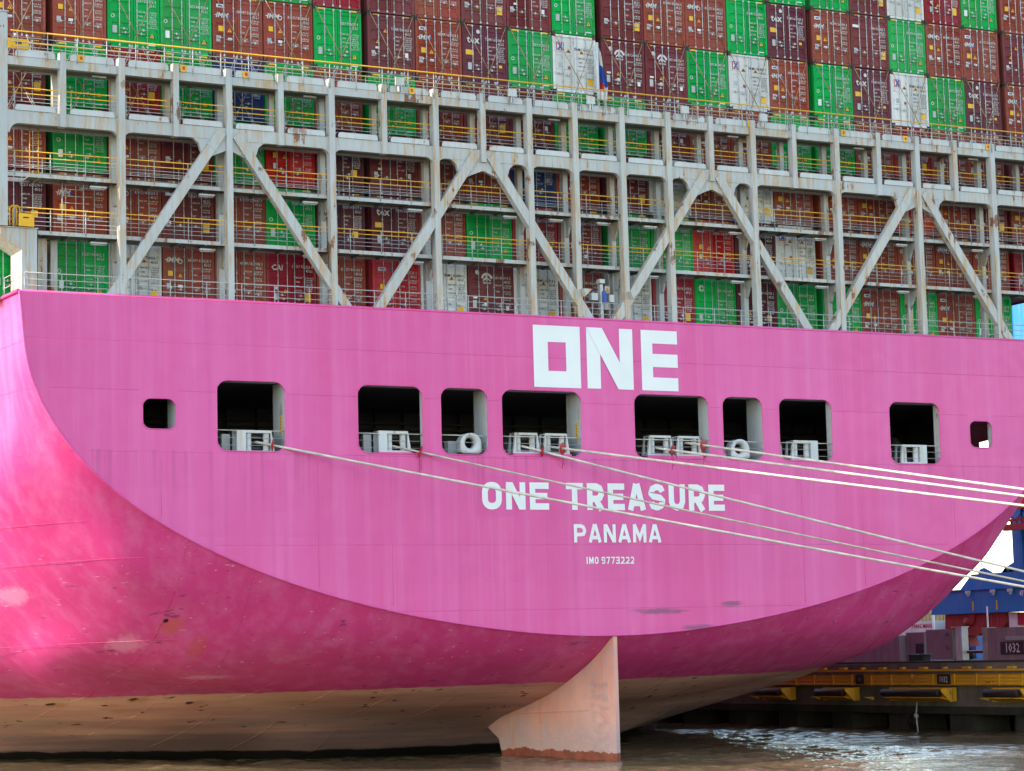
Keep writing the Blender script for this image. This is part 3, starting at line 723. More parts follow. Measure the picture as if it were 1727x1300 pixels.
    rail(.64, 28.80, 'walkway_railing', ((1.02, 0, .028), (.78, 0, .024), (.60, 1, .013), (.43, 1, .013), (.27, 1, .012)), gap=2.49)
    rail(.18, 31.10, 'top_railing', ((1.09, 0, .034), (.82, 1, .013), (.62, 1, .013), (.42, 1, .012)), gap=1.32)
    rail(1.70, 31.10, 'top_railing', ((1.02, 0, .036), (.70, 1, .013), (.45, 1, .013)), gap=1.0)
    # bay signs hung on the top beam
    for x in (-25.78, -21.1, -18.15, -9.92, 8.6, 14.6, 18.55, 24.0, 27.0):
        if abs(x-8.6) < .1: x = 8.9
        k = MB(); k.prism([(x-.17, 31.42), (x-.13, 31.1), (x+.13, 31.1), (x+.17, 31.42)], .235, .25); s_ = k.build('bay_sign', [M['yellow_box']], br)
        k = MB(); k.box(x-.04, x+.06, .228, .234, 31.2, 31.34); k.build('bay_sign_mark', [M['label_r']], br)
    for x in (-10.6, -4.7, -.4, 4.95, 9.6, 26.6):
        k = MB(); k.box(x-.21, x+.21, .05, .17, 31.42, 31.79); k.box(x-.06, x-.02, .06, .22, 31.1, 31.42); k.box(x+.04, x+.08, .06, .22, 31.15, 31.42); k.build('junction_box', [M['steel_clean']], br)
    for u in TALL[:-1]:
        for zz in (23.28, 25.74):
            x = PX(u)-.95
            if u in (-1.5, .5) and zz < 24: continue
            k = MB(); k.box(x-.36, x+.36, .62, .78, zz-.05, zz+.02); k.tube([(x-.33, .70, zz-.085), (x+.33, .70, zz-.085)], .035, 6, 1); k.build('deck_lamp', [M['steel'], M['galv']], br)
    for u in (-10.0, -6, -1, 3, 6, 9):
        x = PX(u)+.4
        k = MB(); k.box(x-.32, x+.32, .75, .9, 30.62, 30.70); k.build('deck_lamp', [M['galv']], br)
    # ladders on the port end
    for (x, y, z0, z1) in ((-26.35, 1.2, 23.6, 26.0), (-27.75, 1.3, 26.05, 28.3)):
        k = MB()
        for dx in (0, .95 if z0 < 25 else .38): k.tube([(x+dx, y, z0), (x+dx, y, z1)], .02, 5)
        zz = z0+.25
        while zz < z1: k.tube([(x, y, zz), (x+(.95 if z0 < 25 else .38), y, zz)], .013, 5); zz += .3
        k.build('ladder', [M['steel_rust' if z0 < 25 else 'yellow']], br)
    # port corner pedestal: a portal leg with sloping haunch and column above
    k = MB()
    k.prism([(-29.3, 23.66), (-29.3, 23.34), (-28.36, 22.72), (-28.36, 20.6), (-27.7, 20.6), (-27.7, 23.66)], .42, 2.15)
    k.box(-29.35, -27.65, .38, 2.2, 23.665, 23.71)
    k.box(-28.03, -27.99, .405, .418, 20.9, 23.6)
    k.build('corner_pedestal', [M['steel']], br, fix=True)
    k = MB(); k.box(-29.5, -29.0, .30, .80, 23.72, 33.0); k.box(-29.55, -28.95, .26, .84, 33.0, 33.06); k.build('corner_column', [M['steel']], br)
    k = MB(); k.box(-27.4, -27.0, 1.3, 2.0, 20.6, 23.44); k.box(-26.75, -26.45, 1.6, 2.05, 20.6, 23.44); k.build('corner_plate', [M['steel']], br)
    k = MB(); k.box(-28.52, -27.87, .25, .36, 23.73, 24.28); k.box(-28.35, -28.11, .235, .247, 24.08, 24.13, 1); k.build('yellow_locker', [M['yellow_box'], M['ink']], br)
    k = MB(); k.box(-29.0, -28.1, .2, .29, 31.42, 31.85); k.box(-28.68, -28.42, .185, .197, 31.62, 31.7, 1); k.build('yellow_locker', [M['yellow_box'], M['ink']], br)
    k = MB()
    for x in (-28.92, -28.78): k.tube([(x, .3, 23.75), (x, .3, 24.45), (x+.1, .3, 24.6), (x+.22, .3, 24.6), (x+.3, .3, 24.45), (x+.3, .3, 23.75)], .03, 5)
    k.build('ladder_hoop', [M['yellow']], br)
    # winch control stand and small platforms between the centre posts
    k = MB(); k.box(.05, .2, .5, .75, 20.6, 22.7); k.box(-.5, -.15, .4, .7, 21.9, 22.25); k.box(.5, .75, .4, .7, 21.85, 22.2); k.box(.0, .28, .45, .8, 22.75, 22.95); k.build('control_stand', [M['steel_clean']], br)
    k = MB(); k.box(.14, .32, .38, .49, 21.82, 22.35); k.build('control_cabinet', [M['label_b']], br)
    for x in (-1.0, 1.62): k = MB(); k.prism([(x-.24, 22.35), (x+.24, 22.35), (x+.2, 22.28), (x-.1, 22.0)], -.1, .19); k.build('lamp_platform', [M['steel']], br)
    k = MB(); k.box(.72, .98, 1.2, 1.3, 22.4, 22.75); k.box(.66, .9, 1.2, 1.3, 21.6, 22.15); k.build('notice_board', [M['label_w']], br)
    k = MB(); k.prism([(.72, 22.45), (.98, 22.45), (.85, 22.68)], 1.18, 1.195); k.build('warning_sign', [M['label_o']], br)
build_bridge()

# ------------------------------------------------------------------ containers
TIER0, TH, CY = 20.81, 2.92, 2.25
ROWS = {
 1: 'GGWBBCBRWIWBWCGKGGBGBG.', 2: 'KBBMBGKTBGCMGGRKWBBBBBC', 3: 'BGBMGRKMBBNBMWBWBBBRBMB', 4: 'MGCGNGBGBMMGGMBBGGBCBBM',
 5: 'BBGGBBGMBTGWIIGWBGTWGTB', 6: '.....GCMBMMGMBBGTBMGBBM', 7: '.............BMGGGMWCGB'}
PRE = {'G': ['EITU', 'EGSU', 'EMCU', 'EGHU', 'EISU'], 'B': ['HMMU', 'KOCU', 'HDMU'], 'T': ['TGBU', 'TEMU'], 'M': ['TCNU', 'CAIU', 'BEAU'], 'I': ['TRHU', 'TCKU'], 'K': ['TCLU', 'FCIU'], 'R': ['KKFU', 'NYKU'], 'C': ['CAIU', 'LYGU'], 'W': ['YMMU', 'TLLU'], 'N': ['CMAU']}
reqs = {}
cells = []
for t in sorted(ROWS):
    for k, ch in enumerate(ROWS[t]):
        if ch == '.': continue
        num = '%06d %d' % (random.randrange(100000, 999999), random.randrange(10))
        pre = random.choice(PRE[ch])
        if (t, k) == (1, 1): pre, num = 'EGSU', '949812 3'
        cells.append((t, k, ch, pre+' '+num)); reqs[('num', t, k)] = (pre+' '+num+'\n'+' '*9+'45G1', .195, .002, 0, 'RIGHT')
blocks = ['MAX.GROSS  32,500 KG\n                   71,650 LB\nTARE           3,880 KG\n                     8,550 LB\nPAYLOAD   28,620 KG\n                   63,100 LB\nCU.CAP.         76.4 CU.M.\n                   2,700 CU.FT.',
          'MAX.WT.    30,480 KG\n                  67,200 LB\n\nTARE          3,900 KG\n                    8,600 LB\n\nNET           26,580 KG\n                  58,600 LB\n\nCU.CAP.        76.2 M3\n                  2,690 FT3',
          'MAX.GR.    32,500 KGS\n                  71,650 LBS\nTARE          3,730 KGS\n                    8,220 LBS\nNET           28,770 KGS\n                  63,430 LBS\nCU.CAP.        76.4 M3']
for i, s in enumerate(blocks): reqs[('blk', i)] = (s, .105, .001, 0, 'LEFT')
reqs['HMM'] = ('HMM', .33, .008, .25, 'CENTER'); reqs['tex'] = ('tex', .50, .012, 0, 'CENTER'); reqs['CAI'] = ('CAI', .36, .008, .1, 'CENTER')
reqs['TRITON'] = ('TRITON', .12, .004, 0, 'CENTER'); reqs['K'] = ('K', .7, .01, 0, 'CENTER'); reqs['plate'] = ('CAUTION', .085, .004, 0, 'CENTER')
reqs['1032'] = ('1032', 1.0, .008, 0, 'CENTER'); reqs['I'] = ('I', .5, .01, 0, 'CENTER'); reqs['47'] = ('47', .42, .015, 0, 'CENTER'); reqs['YM'] = ('YANG MING', .42, .008, 0, 'CENTER'); reqs['96'] = ('9\'6"', .11, .006, 0, 'CENTER')
TX = text_meshes(reqs)

HW, CH, CL = 1.219, 2.896, 12.19
def body_mesh(paint, reefer):
    mb = MB()
    for sx in (-1, 1):
        a, b = sorted((sx*HW, sx*(HW-.11))); mb.box(a, b, 0, .14, .12, CH-.12)
        a, b = sorted((sx*HW, sx*(HW-.178))); 
        for z0, z1 in ((0, .118), (CH-.118, CH)): mb.box(a, b, -.004, .165, z0, z1, 2); mb.box(a+.05, b-.05, -.010, -.0045, z0+.03, z1-.035, 1)
    mb.box(-HW+.179, HW-.179, .005, .14, CH-.105, CH-.004); mb.box(-HW+.179, HW-.179, .005, .14, .02, .15)
    mb.box(-HW+.112, HW-.112, .105, .138, .152, CH-.107, 1)                      # dark seal plane seen in the joints
    # corrugated sides, roof, floor, front wall
    for sx in (-1, 1):
        n = 43; pts = []
        for i in range(n):
            y0 = .14+(CL-.28)*i/n; d = (CL-.28)/n
            pts += [(sx*(HW-.006), y0), (sx*(HW-.006), y0+d*.3), (sx*(HW-.045), y0+d*.5), (sx*(HW-.045), y0+d*.8)]
        pts.append((sx*(HW-.006), CL-.14)); b = len(mb.v)
        for x, y in pts: mb.v += [(x, y, .15), (x, y, CH-.1)]
        for i in range(len(pts)-1):
            q = [b+2*i, b+2*i+2, b+2*i+3, b+2*i+1]; mb.face(q if sx > 0 else q[::-1])
        a, c = sorted((sx*HW, sx*(HW-.06)))
        mb.box(a, c, .166, CL, 0, .15); mb.box(a, c, .166, CL, CH-.1, CH-.01)
    mb.quad((-HW+.06, .14, CH-.02), (HW-.06, .14, CH-.02), (HW-.06, CL, CH-.02), (-HW+.06, CL, CH-.02)); mb.quad((-HW+.06, .14, .08), (-HW+.06, CL, .08), (HW-.06, CL, .08), (HW-.06, .14, .08))
    mb.box(-HW, HW, CL-.05, CL, 0, CH-.011)
    return mb.mesh('body', [paint, M['seal'], M['cast']])
def door_mesh(paint, sx, reefer):
    """one leaf with horizontal corrugation; sx -1 left leaf, 1 right leaf; origin on the container centre line"""
    mb = MB(); x0, x1 = (.012, HW-.118); z0, z1 = .17, CH-.12
    a, b = (x0, x1) if sx > 0 else (-x1, -x0)
    prof = [(z0, .03)]
    if reefer:
        prof += [(.95, .03), (.955, .012), (1.02, .012), (1.025, .03), (1.15, .03), (1.155, .012), (1.22, .012), (1.225, .03), (1.85, .03), (1.855, .012), (1.92, .012), (1.925, .03), (2.02, .03), (2.025, .012), (2.09, .012), (2.095, .03)]
    else:
        for i in range(5):
            zc = .55+i*.49; prof += [(zc-.11, .03), (zc-.06, .066), (zc+.06, .066), (zc+.11, .03)]
    prof.append((z1, .03))
    xi0, xi1 = a+.09, b-.09
    for (p, q) in zip(prof[:-1], prof[1:]): mb.quad((xi0, p[1], p[0]), (xi1, p[1], p[0]), (xi1, q[1], q[0]), (xi0, q[1], q[0]))
    for u, v_ in ((a, xi0), (xi1, b)): mb.box(u, v_, .022, .10, z0, z1)
    mb.box(xi0, xi1, .023, .10, z0-.0, z0+.03); mb.box(xi0, xi1, .023, .10, z1-.03, z1)
    e = b if sx > 0 else a
    for z in (.42, .95, 1.5, 2.05, 2.5):                                # hinges
        p, q = sorted((e-sx*.06, e+sx*.075)); mb.box(p, q, -.008, .02, z-.04, z+.04)
    return mb.mesh('door', [paint])
def bar_mesh(x, hs, zh):
    mb = MB(); mb.tube([(x, -.03, .06), (x, -.03, CH-.05)], .019, 6)
    for z in (.1, CH-.1): mb.box(x-.035, x+.035, -.05, .02, z-.05, z+.05)
    for z in (.55, 1.05, 1.75, 2.35): mb.box(x-.03, x+.03, -.045, .022, z-.018, z+.018)
    mb.tube([(x, -.055, zh), (x+hs*.36, -.06, zh-.015)], .013, 5); mb.box(min(x+hs*.16, x+hs*.22), max(x+hs*.16, x+hs*.22), -.07, .022, zh-.05, zh+.05)
    return mb.mesh('locking_bar', [M['bar']])
BARS = [(-.67, 1, .86), (-.21, -1, .68), (.15, 1, .68), (.63, -1, .86)]
BARS_B = [(-.67, -1, .92), (-.21, -1, .86), (.15, 1, .86), (.63, 1, .80)]
bar_meshes = {'a': [bar_mesh(*b) for b in BARS], 'b': [bar_mesh(*b) for b in BARS_B]}
bodies = {c: body_mesh(CP[c], c == 'W') for c in CP}
doors = {c: (door_mesh(CP[c], -1, c == 'W'), door_mesh(CP[c], 1, c == 'W')) for c in CP}
def mk(fn, name, mats):
    mb = MB(); fn(mb); return mb.mesh(name, mats)
def plate(x, z, wd, h, y=.012): return lambda mb: mb.box(x-wd/2, x+wd/2, y, y+.01, z-h/2, z+h/2)
def tri(mb, x, z, s, mi=0, y=.012):
    mb.prism([(x-s/2, z-s*.43), (x+s/2, z-s*.43), (x, z+s*.43)], y, y+.008, mi)
    mb.prism([(x-s*.06, z-s*.25), (x+s*.06, z-s*.25), (x+s*.09, z+s*.12), (x-s*.09, z+s*.12)], y-.004, y-.001, 1)
def disc(mb, x, z, r, y=.012, n=18, mi=0): mb.prism([(x+r*math.cos(2*math.pi*i/n), z+r*math.sin(2*math.pi*i/n)) for i in range(n)], y, y+.006, mi)
def ring(mb, x, z, r, y=.010, mi=0): stroke_poly(mb, [(x+r*math.cos(2*math.pi*i/18), z+r*math.sin(2*math.pi*i/18)) for i in range(18)], r*.4, y, closed=True, mi=mi)
def warn(x, z, s): return mk(lambda mb: tri(mb, x, z, s), 'warning_triangle', [M['label_o'], M['ink']])
def pl(x, z, wd, h, mat, name): return mk(plate(x, z, wd, h), name, [M[mat]])
def header_marks(paintcol):
    def f(mb):
        for sx in (-1, 1):
            if paintcol == 'G': mb.box(*(sorted((sx*.62, sx*.98))), -.002, .004, CH-.095, CH-.02)
            else:
                for i in range(4):
                    x = sx*(.66+.08*i); mb.prism([(x-.03, CH-.085), (x+.01, CH-.085), (x+.04, CH-.03), (x+.0, CH-.03)], -.002, .004)
    return mk(f, 'hazard_stripe', [M['label_y']])
HM = {c: header_marks(c) for c in 'GB'}
def blkmesh(i, x, z, ink='mark', sx=1): return mk(lambda mb: put_text(mb, TX[('blk', i)], x, .012, z, 0, .86*sx, 1), 'weight_marking', [M[ink]])
def logo(key, x, z, mat='mark', name='company_marking'): return mk(lambda mb: put_text(mb, TX[key], x, .012, z), name, [M[mat]])
def tritonlogo():
    def f(mb):
        x, z = -.22, 2.22
        stroke_poly(mb, [(x+.24*math.cos(R(a)), z-.05+.22*math.sin(R(a))) for a in range(0, 181, 20)], .10, .011)
        stroke_poly(mb, [(x-.02, z-.16), (x-.02, z+.16)], .08, .0105); stroke_poly(mb, [(x-.2, z-.16), (x-.02, z+.0), (x+.2, z-.16)], .06, .010)
        put_text(mb, TX['TRITON'], x, .012, z-.27); disc(mb, -.72, 2.45, .11)
    return mk(f, 'company_marking', [M['mark']])
def emblem():
    def f(mb):
        x, z = -.78, 2.3
        mb.box(x-.21, x+.21, .012, .02, z-.21, z+.21, 0); mb.box(x-.17, x+.17, .006, .011, z-.17, z+.17, 1)
        mb.prism([(x-.16, z+.16), (x-.05, z+.16), (x+.16, z-.16), (x+.05, z-.16)], .001, .005, 2); mb.prism([(x+.05, z+.16), (x+.16, z+.16), (x-.05, z-.16), (x-.16, z-.16)], -.005, -.001, 2)
    return mk(f, 'emblem', [M['label_r'], M['label_w'], M['label_b']])
VAR = {
 'G': [[mk(lambda mb: ring(mb, -.97, 1.42, .075), 'company_marking', [M['mark']]), pl(-.88, .82, .2, .34, 'label_w', 'data_plate'), warn(.86, .62, .22), blkmesh(0, .22, 1.36), HM['G']],
       [mk(lambda mb: ring(mb, -.97, 1.42, .075), 'company_marking', [M['mark']]), pl(-.88, .82, .2, .34, 'label_g', 'data_plate'), warn(.86, .66, .22), blkmesh(0, .22, 1.36), pl(.84, .22, .34, .05, 'label_w', 'foot_label'), HM['G']]],
 'B': [[logo('HMM', -.84, 2.18), mk(lambda mb: ring(mb, -.40, 2.14, .09), 'company_ring_marking', [M['mark']]), pl(-.86, 1.58, .23, .23, 'label_y', 'caution_label'), warn(-.40, 1.52, .2), pl(-.94, 1.0, .2, .28, 'label_g', 'data_plate'), pl(-.40, 1.02, .21, .12, 'label_w', 'white_label'), blkmesh(1, .2, 1.35), HM['B']],
       [logo('HMM', -.84, 1.98), mk(lambda mb: (mb.box(-1.02, -.66, .012, .02, 2.34, 2.5, 0), mb.box(-.95, -.73, .006, .011, 2.38, 2.46, 1)), 'owner_label', [M['label_w'], M['label_b']]), mk(lambda mb: disc(mb, -.42, 1.98, .07), 'company_ring_marking', [M['label_b']]), pl(-.80, 1.36, .25, .25, 'label_y', 'caution_label'), warn(-.38, 1.32, .22), pl(-.94, .88, .2, .28, 'label_g', 'data_plate'), pl(-.36, .9, .2, .12, 'label_w', 'white_label'), blkmesh(1, .2, 1.35), HM['B']]],
 'T': [[logo('tex', -.62, 2.12), mk(lambda mb: disc(mb, -.34, 2.55, .1), 'company_ring_marking', [M['mark']]), pl(-.82, 1.5, .42, .24, 'label_y', 'caution_label'), pl(-.82, .82, .2, .34, 'label_g', 'data_plate'), pl(.84, .92, .17, .13, 'label_y', 'small_label'), blkmesh(0, .18, 1.5), HM['B']]],
 'M': [[warn(-.36, .88, .2), pl(-.93, .92, .2, .28, 'label_g', 'data_plate'), pl(-.86, 2.25, .4, .14, 'label_w', 'owner_label'), pl(.86, .78, .29, .4, 'label_y', 'caution_label'), blkmesh(1, .22, 1.42), HM['B']],
       [warn(-.3, 2.1, .2), warn(-.7, 1.55, .2), pl(-.93, .96, .18, .28, 'label_g', 'data_plate'), pl(-.72, 1.25, .2, .1, 'label_w', 'white_label'), pl(.8, 1.0, .16, .22, 'label_w', 'notice_label'), blkmesh(2, .22, 1.55), HM['B']],
       [warn(-.85, 1.2, .18), pl(-.4, 1.15, .2, .3, 'label_g', 'data_plate'), pl(.3, .62, .16, .16, 'label_w', 'notice_label'), mk(lambda mb: ring(mb, -.85, 1.75, .09), 'company_ring_marking', [M['mark']]), blkmesh(0, .2, 1.6), HM['G']]],
 'I': [[tritonlogo(), warn(-.3, 1.2, .2), pl(-.88, .92, .2, .36, 'label_g', 'data_plate'), pl(-.85, 1.22, .22, .09, 'label_w', 'white_label'), pl(-.3, .9, .15, .17, 'label_w', 'notice_label'), pl(.88, .78, .16, .22, 'label_w', 'notice_label'), blkmesh(1, .24, 1.36), HM['B']]],
 'K': [[mk(lambda mb: ring(mb, -.62, 2.0, .10), 'company_marking', [M['mark']]), pl(-.9, 2.1, .44, .12, 'label_w', 'owner_label'), warn(-.42, 1.15, .2), pl(-.9, 1.0, .18, .28, 'label_g', 'data_plate'), pl(.72, .95, .3, .3, 'label_y', 'caution_label'), blkmesh(2, .18, 1.5), HM['B']]],
 'R': [[mk(lambda mb: (mb.box(-.92, -.55, .012, .02, 2.25, 2.4, 0), mb.box(-.88, -.6, .006, .011, 2.3, 2.36, 1)), 'owner_label', [M['label_w'], M['label_b']]), mk(lambda mb: disc(mb, -.28, 2.32, .06), 'company_ring_marking', [M['label_b']]), pl(-.72, 1.5, .24, .24, 'label_y', 'caution_label'), warn(-.28, 1.45, .2), pl(-.75, 1.0, .18, .26, 'label_g', 'data_plate'), blkmesh(1, .22, 1.35), HM['B']]],
 'C': [[logo('CAI', -.7, 2.12), mk(lambda mb: disc(mb, -.72, 1.18, .08), 'company_ring_marking', [M['mark']]), warn(-.3, 1.05, .2), pl(-.72, .78, .22, .3, 'label_g', 'data_plate'), pl(.8, .8, .32, .4, 'label_y', 'caution_label'), blkmesh(2, .2, 1.4), HM['B']]],
 'W': [[emblem(), warn(-.32, 2.12, .25), warn(.42, 2.1, .25), pl(-.8, 1.35, .17, .26, 'label_g', 'data_plate'), pl(-.3, 1.25, .15, .15, 'label_r', 'red_label'), pl(.88, .62, .3, .34, 'label_y', 'caution_label'), blkmesh(0, .24, 1.42, 'ink'), HM['B']]],
 'N': [[mk(lambda mb: ring(mb, -.6, 1.9, .12), 'company_marking', [M['mark']]), warn(-.35, 1.0, .2), pl(.82, 1.35, .2, .2, 'label_g', 'data_plate'), blkmesh(2, .2, 1.45), HM['B']]],
}
def star_disc():
    def f(mb):
        disc(mb, -.8, 2.3, .25, .010); ring(mb, -.8, 2.3, .21, .006, 1)
        for a in range(0, 360, 45):
            c, s = math.cos(R(a)), math.sin(R(a)); r1 = .17 if a % 90 == 0 else .09
            mb.prism([(-.8+c*r1, 2.3+s*r1), (-.8-s*.04, 2.3+c*.04), (-.8+s*.04, 2.3-c*.04)], .001+.0002*a/45, .004, 1)
    return mk(f, 'company_marking', [M['mark'], CP['G']])
NAMES = {'G': 'green', 'B': 'brick brown', 'T': 'plum', 'M': 'maroon', 'I': 'oxide maroon', 'K': 'dark maroon', 'R': 'bright red', 'C': 'crimson', 'W': 'white', 'N': 'navy blue'}
ORD = ['first', 'second', 'third', 'fourth', 'fifth', 'sixth', 'seventh', 'eighth', 'ninth', 'tenth', 'eleventh', 'twelfth', 'thirteenth', 'fourteenth', 'fifteenth', 'sixteenth', 'seventeenth', 'eighteenth', 'nineteenth', 'twentieth', 'twenty-first', 'twenty-second', 'twenty-third']
ROWN = {1: 'the lowest row above the pink hull', 2: 'the second row up from the pink hull', 3: 'the third row up from the pink hull', 4: "the fourth row up, behind the top beam", 5: 'the fifth row up, above the top handrail', 6: 'the sixth row up from the hull', 7: 'the topmost row, cut by the picture edge'}
def short_label(t, k):
    ch = ROWS[t][k]; same = [i for i, c in enumerate(ROWS[t]) if c == ch]
    if len(same) == 1: return 'the only %s container in' % NAMES[ch]
    return '%s %s container from the left in' % (ORD[same.index(k)], NAMES[ch])
CX = {}
def cont_x(k): return PX(k-11.0)
for (t, k, ch, num) in cells:
    x = cont_x(k)+random.uniform(-.012, .012); y = CY+random.uniform(-.02, .03)
    lab = short_label(t, k); lab = lab.replace('the only', 'only')+' '+ROWN[t]
    c = thing('shipping_container', lab, 'container', (x, y, TIER0+TH*(t-1)), 'containers stacked behind the lashing bridge')
    link('body', bodies[ch], c)
    bs = bar_meshes['b' if ch in 'BWM' else 'a']
    for i in (0, 1):
        d = link('door', doors[ch][i], c)
        for b in bs[2*i:2*i+2]: link('locking_bar', b, d)
    dark = ch == 'W'
    n = MB(); put_text(n, TX[('num', t, k)], 1.07, .012, 2.12, 0, .80, 1)
    link('number_marking', n.mesh('number_marking', [M['ink' if dark else 'mark']]), c)
    v = VAR[ch][(k*7+t*3) % len(VAR[ch])]
    if (t, k) == (1, 14): v = [star_disc()]+v[1:]
    if ch == 'C' and (t, k) != (1, 5): v = v[1:]
    for me in v: link(me.name.split('.')[0], me, c)

# ------------------------------------------------------------------ lashing rods
def rod(p0, p1, label):
    p0 = Vector(p0); p1 = Vector(p1); r = thing('lashing_rod', label, 'lashing rod', p0, 'crossed lashing rods on the container doors')
    d = p1-p0; a = MB(); a.tube([d*.30, d], .020, 5); a.build('rod', [M['lash']], r)
    a = MB(); dn = d.normalized(); sd = Vector((dn.z, 0, -dn.x))*.045
    a.tube([sd, d*.26+sd], .014, 5); a.tube([-sd, d*.26-sd], .014, 5); a.lathe([(0, 0), (.05, 0), (.05, .14), (0, .14)], d*.26, dn, 8); a.build('turnbuckle', [M['galv']], r)
for t, zb in ((5, 31.3), (4, 28.85)):
    for k in range(23):
        ch = ROWS[t][k]; lab = short_label(t, k).replace('the only', 'only').replace(' from the left in', '')
        x = cont_x(k); zt = TIER0+TH*t-.03
        rowt = 'above the top handrail' if t == 5 else 'under the top beam'
        rod((x-.80, 1.55, zb), (x+1.13, CY-.03, zt), 'lashing rod leaning right across the %s %s' % (lab, rowt))
        rod((x+.80, 1.58, zb), (x-1.13, CY-.06, zt), 'lashing rod leaning left across the %s %s' % (lab, rowt))

# ------------------------------------------------------------------ flag at the stern
fp = thing('flagpole', 'slim grey flagpole standing on the bridge beside the white container', 'flagpole', (1.08, 1.9, 31.0))
k = MB(); k.tube([(0, 0, -.2), (0, 0, 4.05)], .075, 10); k.build('pole', [M['steel_clean']], fp)
k = MB(); k.box(-.2, .2, -.2, .2, -.2, .05); k.build('foot', [M['steel_clean']], fp)
def build_flag():
    nu, nz = 14, 30; mb = MB()
    for j in range(nz+1):
        z = 34.75-2.55*j/nz; wd = .10+.30*min(1, (j/nz)*1.6)-.12*max(0, j/nz-.75)
        for i in range(nu+1):
            u = i/nu; mb.v.append((1.16+wd*u+.02*math.sin(j*.4), 1.88-.10*math.sin(u*11+j*.12)*min(1, .3+j/nz), z-.12*u+.05*math.sin(u*8)))
    for j in range(nz):
        for i in range(nu):
            f = j/nz; u = i/nu; d = f+.25*u
            mi = 0 if f < .26+.05*u else 1 if (f < .62+.1*u and u > .18) or (f < .60 and u > .0) else 2 if (f < .82 and u < .5) else 0
            b = j*(nu+1)+i; mb.face([b, b+1, b+nu+2, b+nu+1], mi, True)
    cl = mb.build('flag', [plain('flag_white_cloth', (.75, .73, .70), .8), plain('flag_blue_cloth', (.02, .10, .45), .8), plain('flag_red_cloth', (.55, .02, .03), .8)])
    tag(cl, 'limp white, blue and red flag hanging from the stern flagpole', 'flag')
build_flag()

# ------------------------------------------------------------------ mooring ropes and rat guards
ROPES = [((-17.84, .30, 14.71), -15.2, 'white mooring rope from the leftmost hull opening with a roller, lowest at right', .5),
         ((-11.27, .30, 14.67), -14.4, 'white mooring rope from the second large opening, passing over the ship name', .5),
         ((-4.54, .30, 14.77), -13.8, 'white mooring rope from the left roller left of the hull centre, dropping steeply', .4),
         ((-3.05, .30, 14.77), -49.1, 'white mooring rope from the right roller left of the hull centre, nearly level', .3),
         ((2.74, .30, 14.82), -49.8, 'white mooring rope from the left roller right of the hull centre', .3),
         ((4.52, .30, 15.10), -49.6, 'highest white mooring rope, from the right roller right of the hull centre', .3)]
def rope_pt(i, s):
    a, yq, _, sag = ROPES[i]; p = Vector(a)*(1-s)+Vector((33, yq, 4.4))*s; p.z -= sag*4*s*(1-s)*.35; return p
for i, (a, yq, lab, sag) in enumerate(ROPES):
    k = MB(); L = 60; pts = [Vector((a[0], 1.5, a[2]+.05))]+[rope_pt(i, j/L) for j in range(L+1)]
    k.tube(pts, [(.045 if i == 1 else .057)*(1+.06*math.sin(j*1.9)) for j in range(len(pts))], 8)
    rt = M['rope'] if i != 1 else plain('weathered_rope', (.66, .60, .50), .85, dirt=.2, scale=2)
    o = k.build('mooring_rope', [rt]); tag(o, lab, 'rope', 'mooring ropes from the stern to the quay')
GUARD = [(0, -17.22), (1, -10.08), (2, -3.71), (3, -2.70), (4, 3.19), (5, 4.95)]
GL = ['red rat guard disc on the rope at the leftmost roller opening', 'thin dark red rat guard on the rope from the second large opening', 'red rat guard on the steep rope left of the hull centre', 'red rat guard on the level rope left of the hull centre', 'red rat guard on the lower rope right of the hull centre', 'red rat guard on the topmost rope right of the hull centre']
for (i, gx), lab in zip(GUARD, GL):
    lo, hi = 0., .5
    for _ in range(40):
        mid = (lo+hi)/2
        if rope_pt(i, mid).x < gx: lo = mid
        else: hi = mid
    p = rope_pt(i, lo); d = (rope_pt(i, lo+.02)-p).normalized(); d = (d+Vector((random.uniform(-.2, .1), random.uniform(0, .12), random.uniform(-.1, .1)))).normalized()
    g = thing('rat_guard', lab, 'rat guard', p, 'red rat guards on the mooring ropes')
    k = MB(); k.lathe([(.06, -.02), (.27, .04), (.28, .055), (.27, .07), (.06, .02)], (0, 0, 0), d, 22); k.build('disc', [M['red_disc']], g)
    k = MB(); k.tube([(0, 0, -.3), (.02, -.02, -.65), (0, .0, -.95)], .012, 5); k.tube([(.08, 0, -.3), (.09, -.02, -.8)], .012, 5); k.build('tie_string', [M['red_disc']], g)

# ------------------------------------------------------------------ quay
def concrete(name, col, dark=.6):
    t = NT(name); n = t.noise(.6, 6, .65); st = t.noise(1.0, 5, .6, stretch=(1.5, 1.5, .12))
    c = t.mix(t.ramp(n, .35, .7), tuple(v*dark for v in col), col); c = t.mix(t.ramp(st, .5, .75, 0, .6), c, tuple(v*.4 for v in col))
    return t.set(c, .85, spec=.2, bump=t.noise(6, 4), bstr=.2, bdist=.02)
CONC = concrete('quay_concrete', (.22, .20, .175)); CONC2 = concrete('pale_mauve_concrete', (.30, .235, .245), .8); CONCD = concrete('dark_shaded_concrete', (.06, .056, .05))  # darkest concrete has the shade of the quay voids put into its colour
M['quay_yellow'] = rusty_steel('quay_yellow_paint', (.80, .42, .02), .6)
M['asphalt'] = plain('asphalt', (.06, .058, .055), .85, dirt=.2)
XQ = 30.55
k = MB()
k.box(XQ, 700, -400, 700, 2.62, 3.92); k.box(XQ+.25, 40, -400, 700, 1.42, 2.62); k.box(XQ+.1, XQ+2.2, -400, 700, .98, 1.42, 1)
k.box(XQ+14, 700, -400, 700, -4, 2.6, 1)
k.quad((XQ+1.2, -400, 3.925), (700, -400, 3.925), (700, 700, 3.925), (XQ+1.2, 700, 3.925), 2)
